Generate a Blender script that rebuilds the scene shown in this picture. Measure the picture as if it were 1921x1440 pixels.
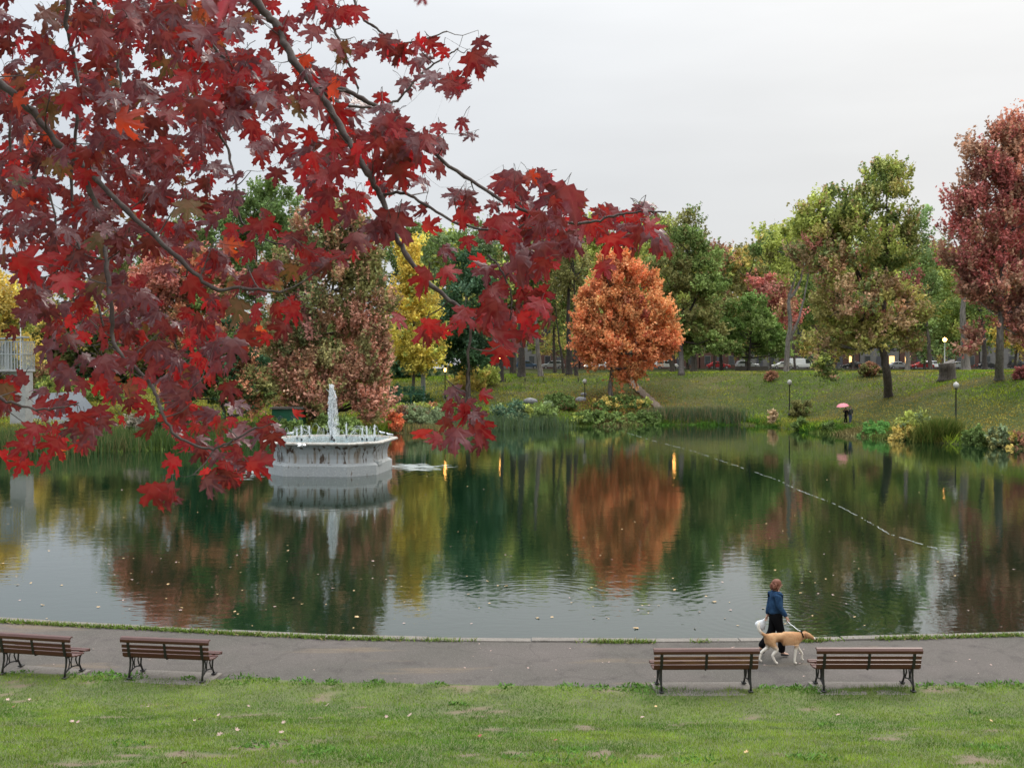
import bpy, bmesh, math, random
import numpy as np
from mathutils import Vector, Matrix, geometry
R = math.radians
for o in list(bpy.data.objects): bpy.data.objects.remove(o)
SC = bpy.context.scene; COL = SC.collection
# ------------------------------------------------------------------ camera
EYE = 6.4; PITCH = R(0.87); F = 35.6/36*1921
cam = bpy.data.cameras.new('camera'); co = bpy.data.objects.new('camera', cam); COL.objects.link(co)
co.location = (0, 0, EYE); co.rotation_euler = (R(90)-PITCH, 0, 0)
cam.lens = 35.6; cam.sensor_width = 36; cam.clip_start = .05; cam.clip_end = 6000
cam.dof.use_dof = True; cam.dof.focus_distance = 7.0; cam.dof.aperture_fstop = 9.0
SC.camera = co
# ------------------------------------------------------------------ light
SUN_EL, SUN_AZ = 48, 35      # azimuth clockwise from +Y
W = bpy.data.worlds.new('World'); SC.world = W; W.use_nodes = True
nt = W.node_tree; N = nt.nodes; L = nt.links; N.clear()
sky = N.new('ShaderNodeTexSky'); sky.sky_type = 'NISHITA'; sky.sun_disc = False
sky.sun_elevation = R(SUN_EL); sky.sun_rotation = R(SUN_AZ)
tc = N.new('ShaderNodeTexCoord'); sp = N.new('ShaderNodeSeparateXYZ'); L.new(tc.outputs['Generated'], sp.inputs[0])
# overcast: zenith about three times brighter than the horizon, thin cloud structure
cz = N.new('ShaderNodeMath'); cz.operation = 'MAXIMUM'; L.new(sp.outputs['Z'], cz.inputs[0]); cz.inputs[1].default_value = 0
pw = N.new('ShaderNodeMath'); pw.operation = 'POWER'; L.new(cz.outputs[0], pw.inputs[0]); pw.inputs[1].default_value = 2.3
el = N.new('ShaderNodeMath'); el.operation = 'MULTIPLY_ADD'; L.new(pw.outputs[0], el.inputs[0]); el.inputs[1].default_value = 29; el.inputs[2].default_value = 5.75
mp = N.new('ShaderNodeMapping'); mp.inputs['Scale'].default_value = (1, 1, 4.5); L.new(tc.outputs['Generated'], mp.inputs[0])
nz = N.new('ShaderNodeTexNoise'); nz.inputs['Scale'].default_value = 1.6; nz.inputs['Detail'].default_value = 5; nz.inputs['Roughness'].default_value = .5
L.new(mp.outputs[0], nz.inputs[0])
nm = N.new('ShaderNodeMapRange'); L.new(nz.outputs[0], nm.inputs[0]); nm.inputs[1].default_value = .3; nm.inputs[2].default_value = .7
nm.inputs[3].default_value = .90; nm.inputs[4].default_value = 1.06
mu = N.new('ShaderNodeMath'); mu.operation = 'MULTIPLY'; L.new(el.outputs[0], mu.inputs[0]); L.new(nm.outputs[0], mu.inputs[1])
lr = N.new('ShaderNodeMapRange'); L.new(sp.outputs['X'], lr.inputs[0]); lr.inputs[1].default_value = -.5; lr.inputs[2].default_value = .35
tint = N.new('ShaderNodeMix'); tint.data_type = 'RGBA'; L.new(lr.outputs[0], tint.inputs[0])
tint.inputs[6].default_value = (.86, .92, .99, 1); tint.inputs[7].default_value = (1.07, 1.065, 1.05, 1)
ml = N.new('ShaderNodeMix'); ml.data_type = 'RGBA'; ml.blend_type = 'MULTIPLY'; ml.inputs[0].default_value = 1
L.new(tint.outputs[2], ml.inputs[6]); L.new(mu.outputs[0], ml.inputs[7])
mx = N.new('ShaderNodeMix'); mx.data_type = 'RGBA'; mx.inputs[0].default_value = .95
L.new(sky.outputs[0], mx.inputs[6]); L.new(ml.outputs[2], mx.inputs[7])
bg = N.new('ShaderNodeBackground'); bg.inputs['Strength'].default_value = .1; L.new(mx.outputs[2], bg.inputs[0])
wo = N.new('ShaderNodeOutputWorld'); L.new(bg.outputs[0], wo.inputs[0])
sl = bpy.data.lights.new('sun', 'SUN'); sl.energy = 1.4; sl.angle = R(20); sl.color = (1, .94, .84)
so = bpy.data.objects.new('sun', sl); COL.objects.link(so); so.location = (30, 40, 80)
a = R(SUN_AZ); e = R(SUN_EL); sd = Vector((math.sin(a)*math.cos(e), math.cos(a)*math.cos(e), math.sin(e)))
so.rotation_euler = sd.to_track_quat('Z', 'Y').to_euler()
SC.view_settings.view_transform = 'Standard'; SC.view_settings.look = 'None'
SC.view_settings.exposure = .28; SC.view_settings.gamma = 1
# ------------------------------------------------------------------ helpers
rng = np.random.default_rng(7); random.seed(7)
def ray(px, py):
    u = (px-960.5)/F; v = (720-py)/F
    dy = math.cos(PITCH)+v*math.sin(PITCH); dz = -math.sin(PITCH)+v*math.cos(PITCH)
    return u/dy, dz/dy
def at(px, py, D):
    a, b = ray(px, py); return Vector((a*D, D, EYE+b*D))
def onz(px, py, z):
    a, b = ray(px, py); D = (z-EYE)/b; return Vector((a*D, D, z))
def sm(t): t = np.clip(t, 0, 1); return t*t*(3-2*t)
def tag(o, label=None, cat=None, group=None, kind=None):
    if label: o['label'] = label
    if cat: o['category'] = cat
    if group: o['group'] = group
    if kind: o['kind'] = kind
    return o
def empty(name, loc=(0, 0, 0), rz=0):
    o = bpy.data.objects.new(name, None); COL.objects.link(o); o.location = loc; o.rotation_euler = (0, 0, rz); o.empty_display_size = .3
    return o
def link(name, me, mat=None, parent=None, smooth=False):
    if mat is not None and not len(me.materials): me.materials.append(mat)
    if smooth:
        me.polygons.foreach_set('use_smooth', np.ones(len(me.polygons), dtype=bool))
    o = bpy.data.objects.new(name, me); COL.objects.link(o)
    if parent: o.parent = parent
    return o
def mesh_np(name, V, Fc, col=None, extra=None):
    V = np.asarray(V, dtype=np.float32); Fc = np.asarray(Fc, dtype=np.int32); n = Fc.shape[1]
    me = bpy.data.meshes.new(name)
    me.vertices.add(len(V)); me.vertices.foreach_set('co', V.ravel())
    me.loops.add(Fc.size); me.loops.foreach_set('vertex_index', Fc.ravel())
    me.polygons.add(len(Fc)); me.polygons.foreach_set('loop_start', np.arange(len(Fc), dtype=np.int32)*n)
    me.update(calc_edges=True); me.validate()
    if col is not None:
        ca = me.color_attributes.new('Col', 'FLOAT_COLOR', 'POINT')
        c4 = np.ones((len(V), 4), dtype=np.float32); c4[:, :3] = col; ca.data.foreach_set('color', c4.ravel())
    if extra:
        for k, v in extra.items():
            at_ = me.attributes.new(k, 'FLOAT', 'POINT'); at_.data.foreach_set('value', np.asarray(v, dtype=np.float32))
    return me
class MB:
    def __init__(s): s.v = []; s.f = []
    def add(s, vs, fs):
        b = len(s.v); s.v += [tuple(x) for x in vs]; s.f += [tuple(b+i for i in f) for f in fs]; return s
    def box(s, c, d, rz=0, rx=0, ry=0, taper=1):
        m = Matrix.Rotation(rz, 3, 'Z') @ Matrix.Rotation(ry, 3, 'Y') @ Matrix.Rotation(rx, 3, 'X'); c = Vector(c)
        vs = []
        for z in (-1, 1):
            k = taper if z > 0 else 1
            for x, y in ((-1, -1), (1, -1), (1, 1), (-1, 1)):
                vs.append(c + m @ Vector((x*d[0]/2*k, y*d[1]/2*k, z*d[2]/2)))
        return s.add(vs, [(3, 2, 1, 0), (4, 5, 6, 7), (0, 1, 5, 4), (1, 2, 6, 5), (2, 3, 7, 6), (3, 0, 4, 7)])
    def tube(s, pts, rad, n=8, cap=True):
        P = [Vector(p) for p in pts]
        if not hasattr(rad, '__len__'): rad = [rad]*len(P)
        vs = []; fs = []; up = None
        for i, p in enumerate(P):
            t = (P[min(i+1, len(P)-1)]-P[max(i-1, 0)])
            if t.length < 1e-9: t = Vector((0, 0, 1))
            t.normalize()
            if up is None: up = t.orthogonal().normalized()
            up = (up - t*up.dot(t))
            if up.length < 1e-6: up = t.orthogonal()
            up.normalize(); bi = t.cross(up)
            for k in range(n):
                a = 2*math.pi*k/n; vs.append(p + (up*math.cos(a)+bi*math.sin(a))*rad[i])
        for i in range(len(P)-1):
            for k in range(n):
                fs.append((i*n+k, i*n+(k+1) % n, (i+1)*n+(k+1) % n, (i+1)*n+k))
        if cap: fs += [tuple(range(n))[::-1], tuple(range((len(P)-1)*n, len(P)*n))]
        return s.add(vs, fs)
    def lathe(s, prof, c=(0, 0, 0), n=16, sx=1, sy=1):
        vs = []; fs = []; c = Vector(c)
        for r, z in prof:
            for k in range(n):
                a = 2*math.pi*k/n; vs.append(c+Vector((r*math.cos(a)*sx, r*math.sin(a)*sy, z)))
        for i in range(len(prof)-1):
            for k in range(n): fs.append((i*n+k, i*n+(k+1) % n, (i+1)*n+(k+1) % n, (i+1)*n+k))
        fs += [tuple(range(n))[::-1], tuple(range((len(prof)-1)*n, len(prof)*n))]
        return s.add(vs, fs)
    def ball(s, c, r, n=10, m=7, jit=0):
        c = Vector(c); r = Vector(r) if hasattr(r, '__len__') else Vector((r, r, r)); vs = []; fs = []
        for i in range(1, m):
            t = math.pi*i/m
            for k in range(n):
                a = 2*math.pi*k/n; j = 1+random.uniform(-jit, jit)
                vs.append(c+Vector((r.x*math.sin(t)*math.cos(a)*j, r.y*math.sin(t)*math.sin(a)*j, r.z*math.cos(t)*j)))
        vs += [c+Vector((0, 0, r.z)), c-Vector((0, 0, r.z))]; T = len(vs)-2
        for i in range(m-2):
            for k in range(n): fs.append((i*n+k, (i+1)*n+k, (i+1)*n+(k+1) % n, i*n+(k+1) % n))
        for k in range(n):
            fs.append((T, k, (k+1) % n)); fs.append((T+1, (m-2)*n+(k+1) % n, (m-2)*n+k))
        return s.add(vs, fs)
    def extrude(s, prof, x0, x1, axis='y'):
        n = len(prof); vs = []
        for t in (x0, x1):
            for a, b in prof: vs.append((a, t, b) if axis == 'y' else (t, a, b))
        fs = [tuple(range(n)), tuple(range(2*n-1, n-1, -1))]
        for k in range(n): fs.append((k, k+n, (k+1) % n+n, (k+1) % n))
        return s.add(vs, fs)
    def build(s, name, mat, parent=None, smooth=False, bevel=0, loc=None):
        me = bpy.data.meshes.new(name); me.from_pydata([tuple(v) for v in s.v], [], s.f); me.update()
        b = bmesh.new(); b.from_mesh(me); bmesh.ops.recalc_face_normals(b, faces=b.faces); b.to_mesh(me); b.free()
        o = link(name, me, mat, parent, smooth)
        if loc is not None: o.location = loc
        if bevel:
            m = o.modifiers.new('bevel', 'BEVEL'); m.width = bevel; m.segments = 2; m.limit_method = 'ANGLE'; m.angle_limit = R(35)
        return o
def copy_tree(o, parent=None):
    c = o.copy(); COL.objects.link(c); c.parent = parent
    for ch in list(o.children): copy_tree(ch, c)
    return c
# smooth value noise on arrays
_g = np.random.default_rng(3).random((256, 256))
def vn(x, y, s=1.0, o=0):
    x = np.asarray(x)/s+o*17.3; y = np.asarray(y)/s+o*9.7
    xi = np.floor(x).astype(int); yi = np.floor(y).astype(int); fx = x-xi; fy = y-yi
    fx = fx*fx*(3-2*fx); fy = fy*fy*(3-2*fy)
    g = lambda i, j: _g[i % 256, j % 256]
    return (g(xi, yi)*(1-fx)+g(xi+1, yi)*fx)*(1-fy)+(g(xi, yi+1)*(1-fx)+g(xi+1, yi+1)*fx)*fy
def fbm(x, y, s=1.0, o=0): return vn(x, y, s, o)*.55+vn(x, y, s/2.1, o+1)*.3+vn(x, y, s/4.3, o+2)*.15
# ------------------------------------------------------------------ materials
MAT = {}
def mat(name, col, rough=.6, noise=None, bump=None, metal=0, spec=.5, emis=None, est=0, coord='Object', trans=0, alpha=None):
    """noise=(scale, second colour, lo, hi) or a list of them; bump=(scale, distance)"""
    m = bpy.data.materials.new(name); m.use_nodes = True; t = m.node_tree; n = t.nodes; l = t.links
    p = n['Principled BSDF']; p.inputs['Roughness'].default_value = rough; p.inputs['Metallic'].default_value = metal
    p.inputs['Specular IOR Level'].default_value = spec
    tcn = n.new('ShaderNodeTexCoord'); src = None
    base = n.new('ShaderNodeRGB'); base.outputs[0].default_value = (*col, 1); src = base.outputs[0]
    if noise:
        for q in (noise if isinstance(noise, list) else [noise]):
            sc, c2, lo, hi = q[:4]
            x = n.new('ShaderNodeTexNoise'); x.inputs['Scale'].default_value = sc; x.inputs['Detail'].default_value = 5; x.inputs['Roughness'].default_value = .6
            if len(q) > 4:
                mm = n.new('ShaderNodeMapping'); mm.inputs['Scale'].default_value = q[4]; l.new(tcn.outputs[coord], mm.inputs[0]); l.new(mm.outputs[0], x.inputs[0])
            else: l.new(tcn.outputs[coord], x.inputs[0])
            r = n.new('ShaderNodeMapRange'); r.inputs[1].default_value = lo; r.inputs[2].default_value = hi; l.new(x.outputs[0], r.inputs[0])
            k = n.new('ShaderNodeMix'); k.data_type = 'RGBA'; l.new(r.outputs[0], k.inputs[0]); l.new(src, k.inputs[6]); k.inputs[7].default_value = (*c2, 1)
            src = k.outputs[2]
    l.new(src, p.inputs['Base Color'])
    if bump:
        x = n.new('ShaderNodeTexNoise'); x.inputs['Scale'].default_value = bump[0]; x.inputs['Detail'].default_value = 6; l.new(tcn.outputs[coord], x.inputs[0])
        b = n.new('ShaderNodeBump'); b.inputs['Distance'].default_value = bump[1]; l.new(x.outputs[0], b.inputs['Height']); l.new(b.outputs[0], p.inputs['Normal'])
    if emis: p.inputs['Emission Color'].default_value = (*emis, 1); p.inputs['Emission Strength'].default_value = est
    if alpha is not None: p.inputs['Alpha'].default_value = alpha
    MAT[name] = m; return m
def mat_leafy(name, trans=.28, rough=.6, spec=.25):
    m = bpy.data.materials.new(name); m.use_nodes = True; t = m.node_tree; n = t.nodes; l = t.links
    p = n['Principled BSDF']; p.inputs['Roughness'].default_value = rough; p.inputs['Specular IOR Level'].default_value = spec
    a = n.new('ShaderNodeVertexColor'); a.layer_name = 'Col'; l.new(a.outputs[0], p.inputs['Base Color'])
    tr = n.new('ShaderNodeBsdfTranslucent'); l.new(a.outputs[0], tr.inputs[0])
    x = n.new('ShaderNodeMixShader'); x.inputs[0].default_value = trans
    l.new(p.outputs[0], x.inputs[1]); l.new(tr.outputs[0], x.inputs[2]); l.new(x.outputs[0], n['Material Output'].inputs[0])
    MAT[name] = m; return m
mat_leafy('foliage', .24, .65, .12); mat_leafy('blades', .3, .6, .1)
mat('bark', (.085, .068, .055), .9, [(1.2, (.16, .14, .12), .4, .7, (1, 1, .25)), (9, (.04, .032, .027), .45, .62, (1, 1, .15))], (6, .05))
mat('bark_grey', (.17, .15, .13), .9, [(1.0, (.24, .22, .2), .4, .7, (1, 1, .25)), (8, (.08, .07, .06), .45, .62, (1, 1, .15))], (6, .05))
mat('bark_dark', (.035, .028, .024), .9, (4, (.07, .06, .05), .45, .7), (6, .04))
mat('twig', (.06, .042, .038), .75, (18, (.13, .11, .10), .45, .7), (60, .002))
mat('iron', (.016, .015, .015), .45, (30, (.03, .02, .016), .55, .75))
mat('wood', (.075, .026, .017), .38, [(3, (.07, .02, .014), .4, .7, (.6, 12, 12)), (14, (.18, .09, .07), .6, .75, (.3, 6, 6))], (40, .002))
mat('wood_worn', (.16, .075, .035), .5, [(3, (.07, .022, .016), .42, .62, (.8, 9, 9))], (40, .002))
mat('concrete', (.34, .35, .35), .85, [(1.5, (.24, .25, .25), .4, .7), (9, (.42, .42, .41), .5, .7)], (25, .006))
mat('concrete_brown', (.155, .138, .12), .9, [(3, (.10, .09, .078), .4, .7), (30, (.22, .20, .18), .5, .7)], (40, .006))
mat('stone', (.25, .25, .26), .9, (4, (.15, .15, .16), .4, .65), (8, .06))
mat('lamp_glass', (.45, .43, .39), .35)
mat('lamp_lit', (.9, .6, .3), .4, emis=(1, .42, .10), est=11)
mat('glass', (.03, .035, .04), .08, spec=.7)
mat('tyre', (.02, .02, .02), .8); mat('rim', (.4, .4, .42), .3, metal=.8)
mat('head_light', (.9, .9, .85), .1, emis=(1, .85, .6), est=14)
mat('tail_light', (.4, .02, .02), .2)
mat('chrome', (.5, .5, .5), .25, metal=1)
mat('white_paint', (.72, .73, .72), .5, (5, (.6, .6, .58), .5, .8))
mat('spray', (.86, .89, .9), .35, alpha=.45)
mat('mist', (.9, .92, .93), .5, alpha=.16)
mat('foam', (.70, .76, .75), .5, alpha=.4)
# ------------------------------------------------------------------ terrain
near_px = [(-900, 1080), (-500, 1118), (-200, 1143), (0, 1157), (150, 1165), (300, 1172), (450, 1180), (620, 1188), (800, 1192), (960, 1193.5), (1200, 1195), (1500, 1193), (1700, 1188), (1921, 1182), (2200, 1170), (2600, 1140), (3000, 1090)]
far_px = [(2900, 960), (2500, 885), (2200, 860), (2050, 850), (1921, 841), (1850, 836), (1790, 833), (1729, 829), (1650, 820), (1590, 815), (1520, 811), (1450, 800), (1380, 796.5), (1300, 796), (1200, 797), (1100, 799), (1000, 801), (920, 804), (850, 807), (760, 810), (690, 816), (600, 822), (480, 829), (380, 838), (280, 843), (150, 846), (0, 850), (-200, 856), (-500, 880), (-900, 960)]
NEAR = [onz(x, y, .16) for x, y in near_px]; FARP = [onz(x, y, 0.) for x, y in far_px]
POND = np.array([(p.x, p.y) for p in NEAR+FARP])
def seg_dist(X, Y, poly, closed=True):
    d = np.full(X.shape, 1e9); n = len(poly)
    for i in range(n if closed else n-1):
        ax, ay = poly[i]; bx, by = poly[(i+1) % n]; dx, dy = bx-ax, by-ay
        t = np.clip(((X-ax)*dx+(Y-ay)*dy)/(dx*dx+dy*dy+1e-9), 0, 1)
        d = np.minimum(d, np.hypot(X-ax-t*dx, Y-ay-t*dy))
    return d
def inside(X, Y, poly):
    c = np.zeros(X.shape, bool); n = len(poly)
    for i in range(n):
        ax, ay = poly[i]; bx, by = poly[(i+1) % n]
        if ay == by: continue
        m = ((ay > Y) != (by > Y)) & (X < (bx-ax)*(Y-ay)/(by-ay)+ax); c ^= m
    return c
NX = np.array([p.x for p in NEAR]); NY = np.array([p.y for p in NEAR])
lawn_px = [(-700, 1215), (-300, 1248), (0, 1264), (200, 1271), (415, 1276), (600, 1281), (900, 1288), (1230, 1294), (1500, 1295), (1750, 1290), (1921, 1285), (2300, 1265), (2700, 1235)]
LW = [onz(x, y, .16) for x, y in lawn_px]; LX = np.array([p.x for p in LW]); LY = np.array([p.y for p in LW])
def lawn_z(X, Y):
    d = np.interp(X, LX, LY)-Y
    q = np.maximum(d-.25, 0); z = .17+.235*np.where(q < 2.6, q*q/5.2, q-1.3)
    return np.minimum(z, 4.85+.02*np.maximum(-Y, 0))
def ground_z(X, Y):
    X = np.asarray(X, float); Y = np.asarray(Y, float)
    d = seg_dist(X, Y, POND); ins = inside(X, Y, POND)
    u = X/np.maximum(Y, 20)*F+960
    Lr = np.interp(u, [-500, 300, 700, 1000, 1250, 1500, 1921, 2400], [60, 60, 50, 38, 30, 25, 30, 40])
    Zc = np.interp(u, [-500, 500, 900, 1200, 1500, 1921], [3.6, 4.0, 5.4, 5.75, 5.9, 6.15])
    z = .32*sm(d/.9)+.45*sm((d-.9)/4)+(Zc-.77)*sm((d-3)/(Lr-3))**.9
    z = z+(fbm(X, Y, 7, 2)-.5)*.5*sm(d/4)*(1-sm((d-Lr*.8)/20))
    z = z+(6.25-z)*sm((Y-160)/28)
    far = z
    near = np.where(np.interp(X, LX, LY) > Y, lawn_z(X, Y)-.06, .07)
    z = np.where(Y < 45, near, far)
    return np.where(ins, -1.3*sm(d/1.6)-.02, z)
def gz(x, y): return float(ground_z(np.array([x]), np.array([y]))[0])
def hit(px, py, d0=60, d1=260):
    a, b = ray(px, py); D = np.arange(d0, d1, .25)
    g = ground_z(a*D, D); r = EYE+b*D; i = np.argmax(r <= g)
    D = float(D[i]) if (r <= g).any() else 150.
    return Vector((a*D, D, gz(a*D, D)))
def put(px, D):
    a, b = ray(px, 700); return Vector((a*D, D, gz(a*D, D)))
xs = np.concatenate([-np.geomspace(2500, 130, 14), np.arange(-125, 125.1, 1.25), np.geomspace(130, 2500, 14)])
ys = np.concatenate([[-400, -150, -60, -20], np.arange(-8, 235, .9), np.geomspace(240, 4500, 16)])
GX, GY = np.meshgrid(xs, ys); GZ = ground_z(GX.ravel(), GY.ravel())
nx, ny = len(xs), len(ys); I = np.arange(nx*ny).reshape(ny, nx)
Q = np.stack([I[:-1, :-1], I[:-1, 1:], I[1:, 1:], I[1:, :-1]], -1).reshape(-1, 4)
mat('ground', (.055, .070, .02), .95, [(.09, (.10, .08, .04), .48, .68), (.35, (.04, .06, .016), .45, .65), (2.5, (.12, .095, .05), .55, .75), (12, (.06, .07, .025), .5, .7)], (6, .12), spec=.1)
g = link('ground', mesh_np('ground', np.stack([GX.ravel(), GY.ravel(), GZ], 1), Q), MAT['ground'], smooth=True); g['kind'] = 'structure'
# water
m = mat('water', (.0035, .015, .007), .008); t = m.node_tree; n = t.nodes; l = t.links; p = n['Principled BSDF']; p.inputs['IOR'].default_value = 1.36; p.inputs['Coat Weight'].default_value = .42; p.inputs['Coat Roughness'].default_value = .012; p.inputs['Coat IOR'].default_value = 1.5
tcn = n.new('ShaderNodeTexCoord')
def nnoise(scale, sc3, det=3):
    mm = n.new('ShaderNodeMapping'); mm.inputs['Scale'].default_value = sc3; l.new(tcn.outputs['Object'], mm.inputs[0])
    x = n.new('ShaderNodeTexNoise'); x.inputs['Scale'].default_value = scale; x.inputs['Detail'].default_value = det; l.new(mm.outputs[0], x.inputs[0]); return x.outputs[0]
def mth(op, a, b=None):
    x = n.new('ShaderNodeMath'); x.operation = op
    for i, v in enumerate((a, b)):
        if v is None: continue
        if isinstance(v, (int, float)): x.inputs[i].default_value = v
        else: l.new(v, x.inputs[i])
    return x.outputs[0]
h = mth('ADD', mth('MULTIPLY', nnoise(2.6, (.6, 1.0, 1)), .0038), mth('MULTIPLY', nnoise(.35, (1, 1, 1)), .007))
h = mth('ADD', h, mth('MULTIPLY', nnoise(11, (.6, 1, 1)), .0006))
def rings(cx, cy, wl, amp, rad):
    mm = n.new('ShaderNodeMapping'); mm.inputs['Location'].default_value = (-cx, -cy, 0); l.new(tcn.outputs['Object'], mm.inputs[0])
    ln = n.new('ShaderNodeVectorMath'); ln.operation = 'LENGTH'; l.new(mm.outputs[0], ln.inputs[0]); r = ln.outputs['Value']
    s = mth('SINE', mth('ADD', mth('MULTIPLY', r, 2*math.pi/wl), mth('MULTIPLY', nnoise(.8, (1, 1, 1)), 3)))
    fo = n.new('ShaderNodeMapRange'); fo.interpolation_type = 'SMOOTHSTEP'; fo.inputs[1].default_value = rad; fo.inputs[2].default_value = rad*.15; fo.inputs[3].default_value = 0; fo.inputs[4].default_value = amp; l.new(r, fo.inputs[0])
    return mth('MULTIPLY', s, fo.outputs[0])
rc = onz(960, 1120, 0); h = mth('ADD', h, rings(rc.x+.8, rc.y, .30, .00028, 5.5))
rc2 = onz(1480, 1150, 0); h = mth('ADD', h, rings(rc2.x, rc2.y, .3, .0007, 5))
fc = onz(619, 884.5, 0); h = mth('ADD', h, rings(fc.x, fc.y, .7, .0015, 12))
b = n.new('ShaderNodeBump'); b.inputs['Strength'].default_value = 1; b.inputs['Distance'].default_value = 1; l.new(h, b.inputs['Height']); l.new(b.outputs[0], p.inputs['Normal']); l.new(b.outputs[0], p.inputs['Coat Normal'])
wx = np.array([(POND[:, 0].min()-5, 18.), (POND[:, 0].max()+5, 18.), (POND[:, 0].max()+5, 128.), (POND[:, 0].min()-5, 128.)])
w = link('water', mesh_np('water', np.c_[wx, np.zeros(4)], [[0, 1, 2, 3]]), MAT['water']); w['kind'] = 'structure'
# near promenade: asphalt, kerb, lawn
def band(name, xs, ylo, yhi, z, mt, zs=None, n=1):
    V = []; 
    for j in range(n+1):
        for i, x in enumerate(xs):
            y = ylo[i]+(yhi[i]-ylo[i])*j/n; V.append((x, y, z))
    k = len(xs); Fq = [(j*k+i, j*k+i+1, (j+1)*k+i+1, (j+1)*k+i) for j in range(n) for i in range(k-1)]
    return link(name, mesh_np(name, V, Fq), mt)
XS = np.arange(-34, 34.01, .5)
mat('asphalt', (.090, .083, .073), .95, [(.35, (.115, .10, .092), .42, .68), (1.6, (.065, .057, .054), .55, .75), (.5, (.17, .13, .09), .60, .74, (.4, 2, 1)), (45, (.17, .155, .145), .54, .72), (120, (.035, .03, .03), .55, .68), (22, (.26, .24, .22), .70, .73)], (90, .012), spec=.15)
t = MAT['asphalt'].node_tree; n = t.nodes; l = t.links; p = n['Principled BSDF']; src = p.inputs['Base Color'].links[0].from_socket
tcn = n.new('ShaderNodeTexCoord'); dn = n.new('ShaderNodeTexNoise'); dn.inputs['Scale'].default_value = 1.3; dn.inputs['Detail'].default_value = 4; l.new(tcn.outputs['Object'], dn.inputs[0])
dm = n.new('ShaderNodeMix'); dm.data_type = 'RGBA'; dm.inputs[0].default_value = .45; l.new(tcn.outputs['Object'], dm.inputs[6]); l.new(dn.outputs[1], dm.inputs[7])
vo = n.new('ShaderNodeTexVoronoi'); vo.feature = 'DISTANCE_TO_EDGE'; vo.inputs['Scale'].default_value = .55; l.new(dm.outputs[2], vo.inputs[0])
cm = n.new('ShaderNodeMapRange'); cm.inputs[1].default_value = .002; cm.inputs[2].default_value = .012; cm.inputs[3].default_value = .2; cm.inputs[4].default_value = 0; l.new(vo.outputs[0], cm.inputs[0])
k = n.new('ShaderNodeMix'); k.data_type = 'RGBA'; l.new(cm.outputs[0], k.inputs[0]); l.new(src, k.inputs[6]); k.inputs[7].default_value = (.03, .028, .025, 1); l.new(k.outputs[2], p.inputs['Base Color'])
pth = band('path', XS, np.interp(XS, LX, LY)-.25, np.interp(XS, NX, NY)-.24, .12, MAT['asphalt'], n=6); pth['kind'] = 'structure'
# kerb of cast blocks round the pond
root = None
kb = MB(); random.seed(4)
cum = [0]
for i in range(1, len(NEAR)): cum.append(cum[-1]+(NEAR[i]-NEAR[i-1]).length)
def near_pt(s):
    i = max(j for j in range(len(cum)) if cum[j] <= s or j == 0); i = min(i, len(NEAR)-2)
    return NEAR[i].lerp(NEAR[i+1], (s-cum[i])/(cum[i+1]-cum[i]))
s = 0
while s < cum[-1]-2.5:
    a_, b_ = near_pt(s), near_pt(s+2.4); d_ = (b_-a_).normalized(); nn = Vector((d_.y, -d_.x, 0))
    off = random.uniform(-.025, .025); dz = random.uniform(-.012, .012)
    c = (a_+b_)/2+nn*(.17+off); kb.box((c.x, c.y, -.195+dz), ((b_-a_).length-.015, .27, .7), math.atan2(d_.y, d_.x))
    s += 2.4
tag(kb.build('pond_kerb', MAT['concrete_brown'], bevel=.015), 'pale weathered concrete kerb between the asphalt path and the pond', 'kerb')
# lawn
lx = np.arange(-24, 24.01, .3); ly = np.arange(-3, 24, .25); X_, Y_ = np.meshgrid(lx, ly)
Y_ = np.minimum(Y_, np.interp(X_, LX, LY)+.04+.18*(fbm(X_, X_*0, .5, 3)-.5)); Z_ = lawn_z(X_, Y_)+(fbm(X_, Y_, 1.1, 5)-.5)*.05+.01
nx, ny = len(lx), len(ly); I = np.arange(nx*ny).reshape(ny, nx)
Q = np.stack([I[:-1, :-1], I[:-1, 1:], I[1:, 1:], I[1:, :-1]], -1).reshape(-1, 4)
mat('lawn', (.085, .105, .032), .95, [(.8, (.10, .13, .03), .45, .65), (2.2, (.055, .075, .02), .5, .7), (40, (.13, .12, .06), .55, .75)], (30, .03))
def bare(X, Y):
    v = fbm(X/1.25, Y, .62, 8)*.7+fbm(X, Y, .16, 14)*.3; near = np.clip((15-Y)/4, 0, 1)
    return sm((v-(.665-.075*near))/.07)
me = mesh_np('lawn', np.stack([X_.ravel(), Y_.ravel(), Z_.ravel()], 1), Q)
lo = link('lawn', me, MAT['lawn'], smooth=True); lo['kind'] = 'structure'
br = bare(X_.ravel(), Y_.ravel()); ba = me.attributes.new('bare', 'FLOAT', 'POINT'); ba.data.foreach_set('value', br.astype(np.float32))
t = MAT['lawn'].node_tree; n = t.nodes; l = t.links; p = n['Principled BSDF']; src = p.inputs['Base Color'].links[0].from_socket
at2 = n.new('ShaderNodeAttribute'); at2.attribute_name = 'bare'; k = n.new('ShaderNodeMix'); k.data_type = 'RGBA'; l.new(at2.outputs['Fac'], k.inputs[0]); l.new(src, k.inputs[6]); k.inputs[7].default_value = (.15, .112, .075, 1); l.new(k.outputs[2], p.inputs['Base Color'])
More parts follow.
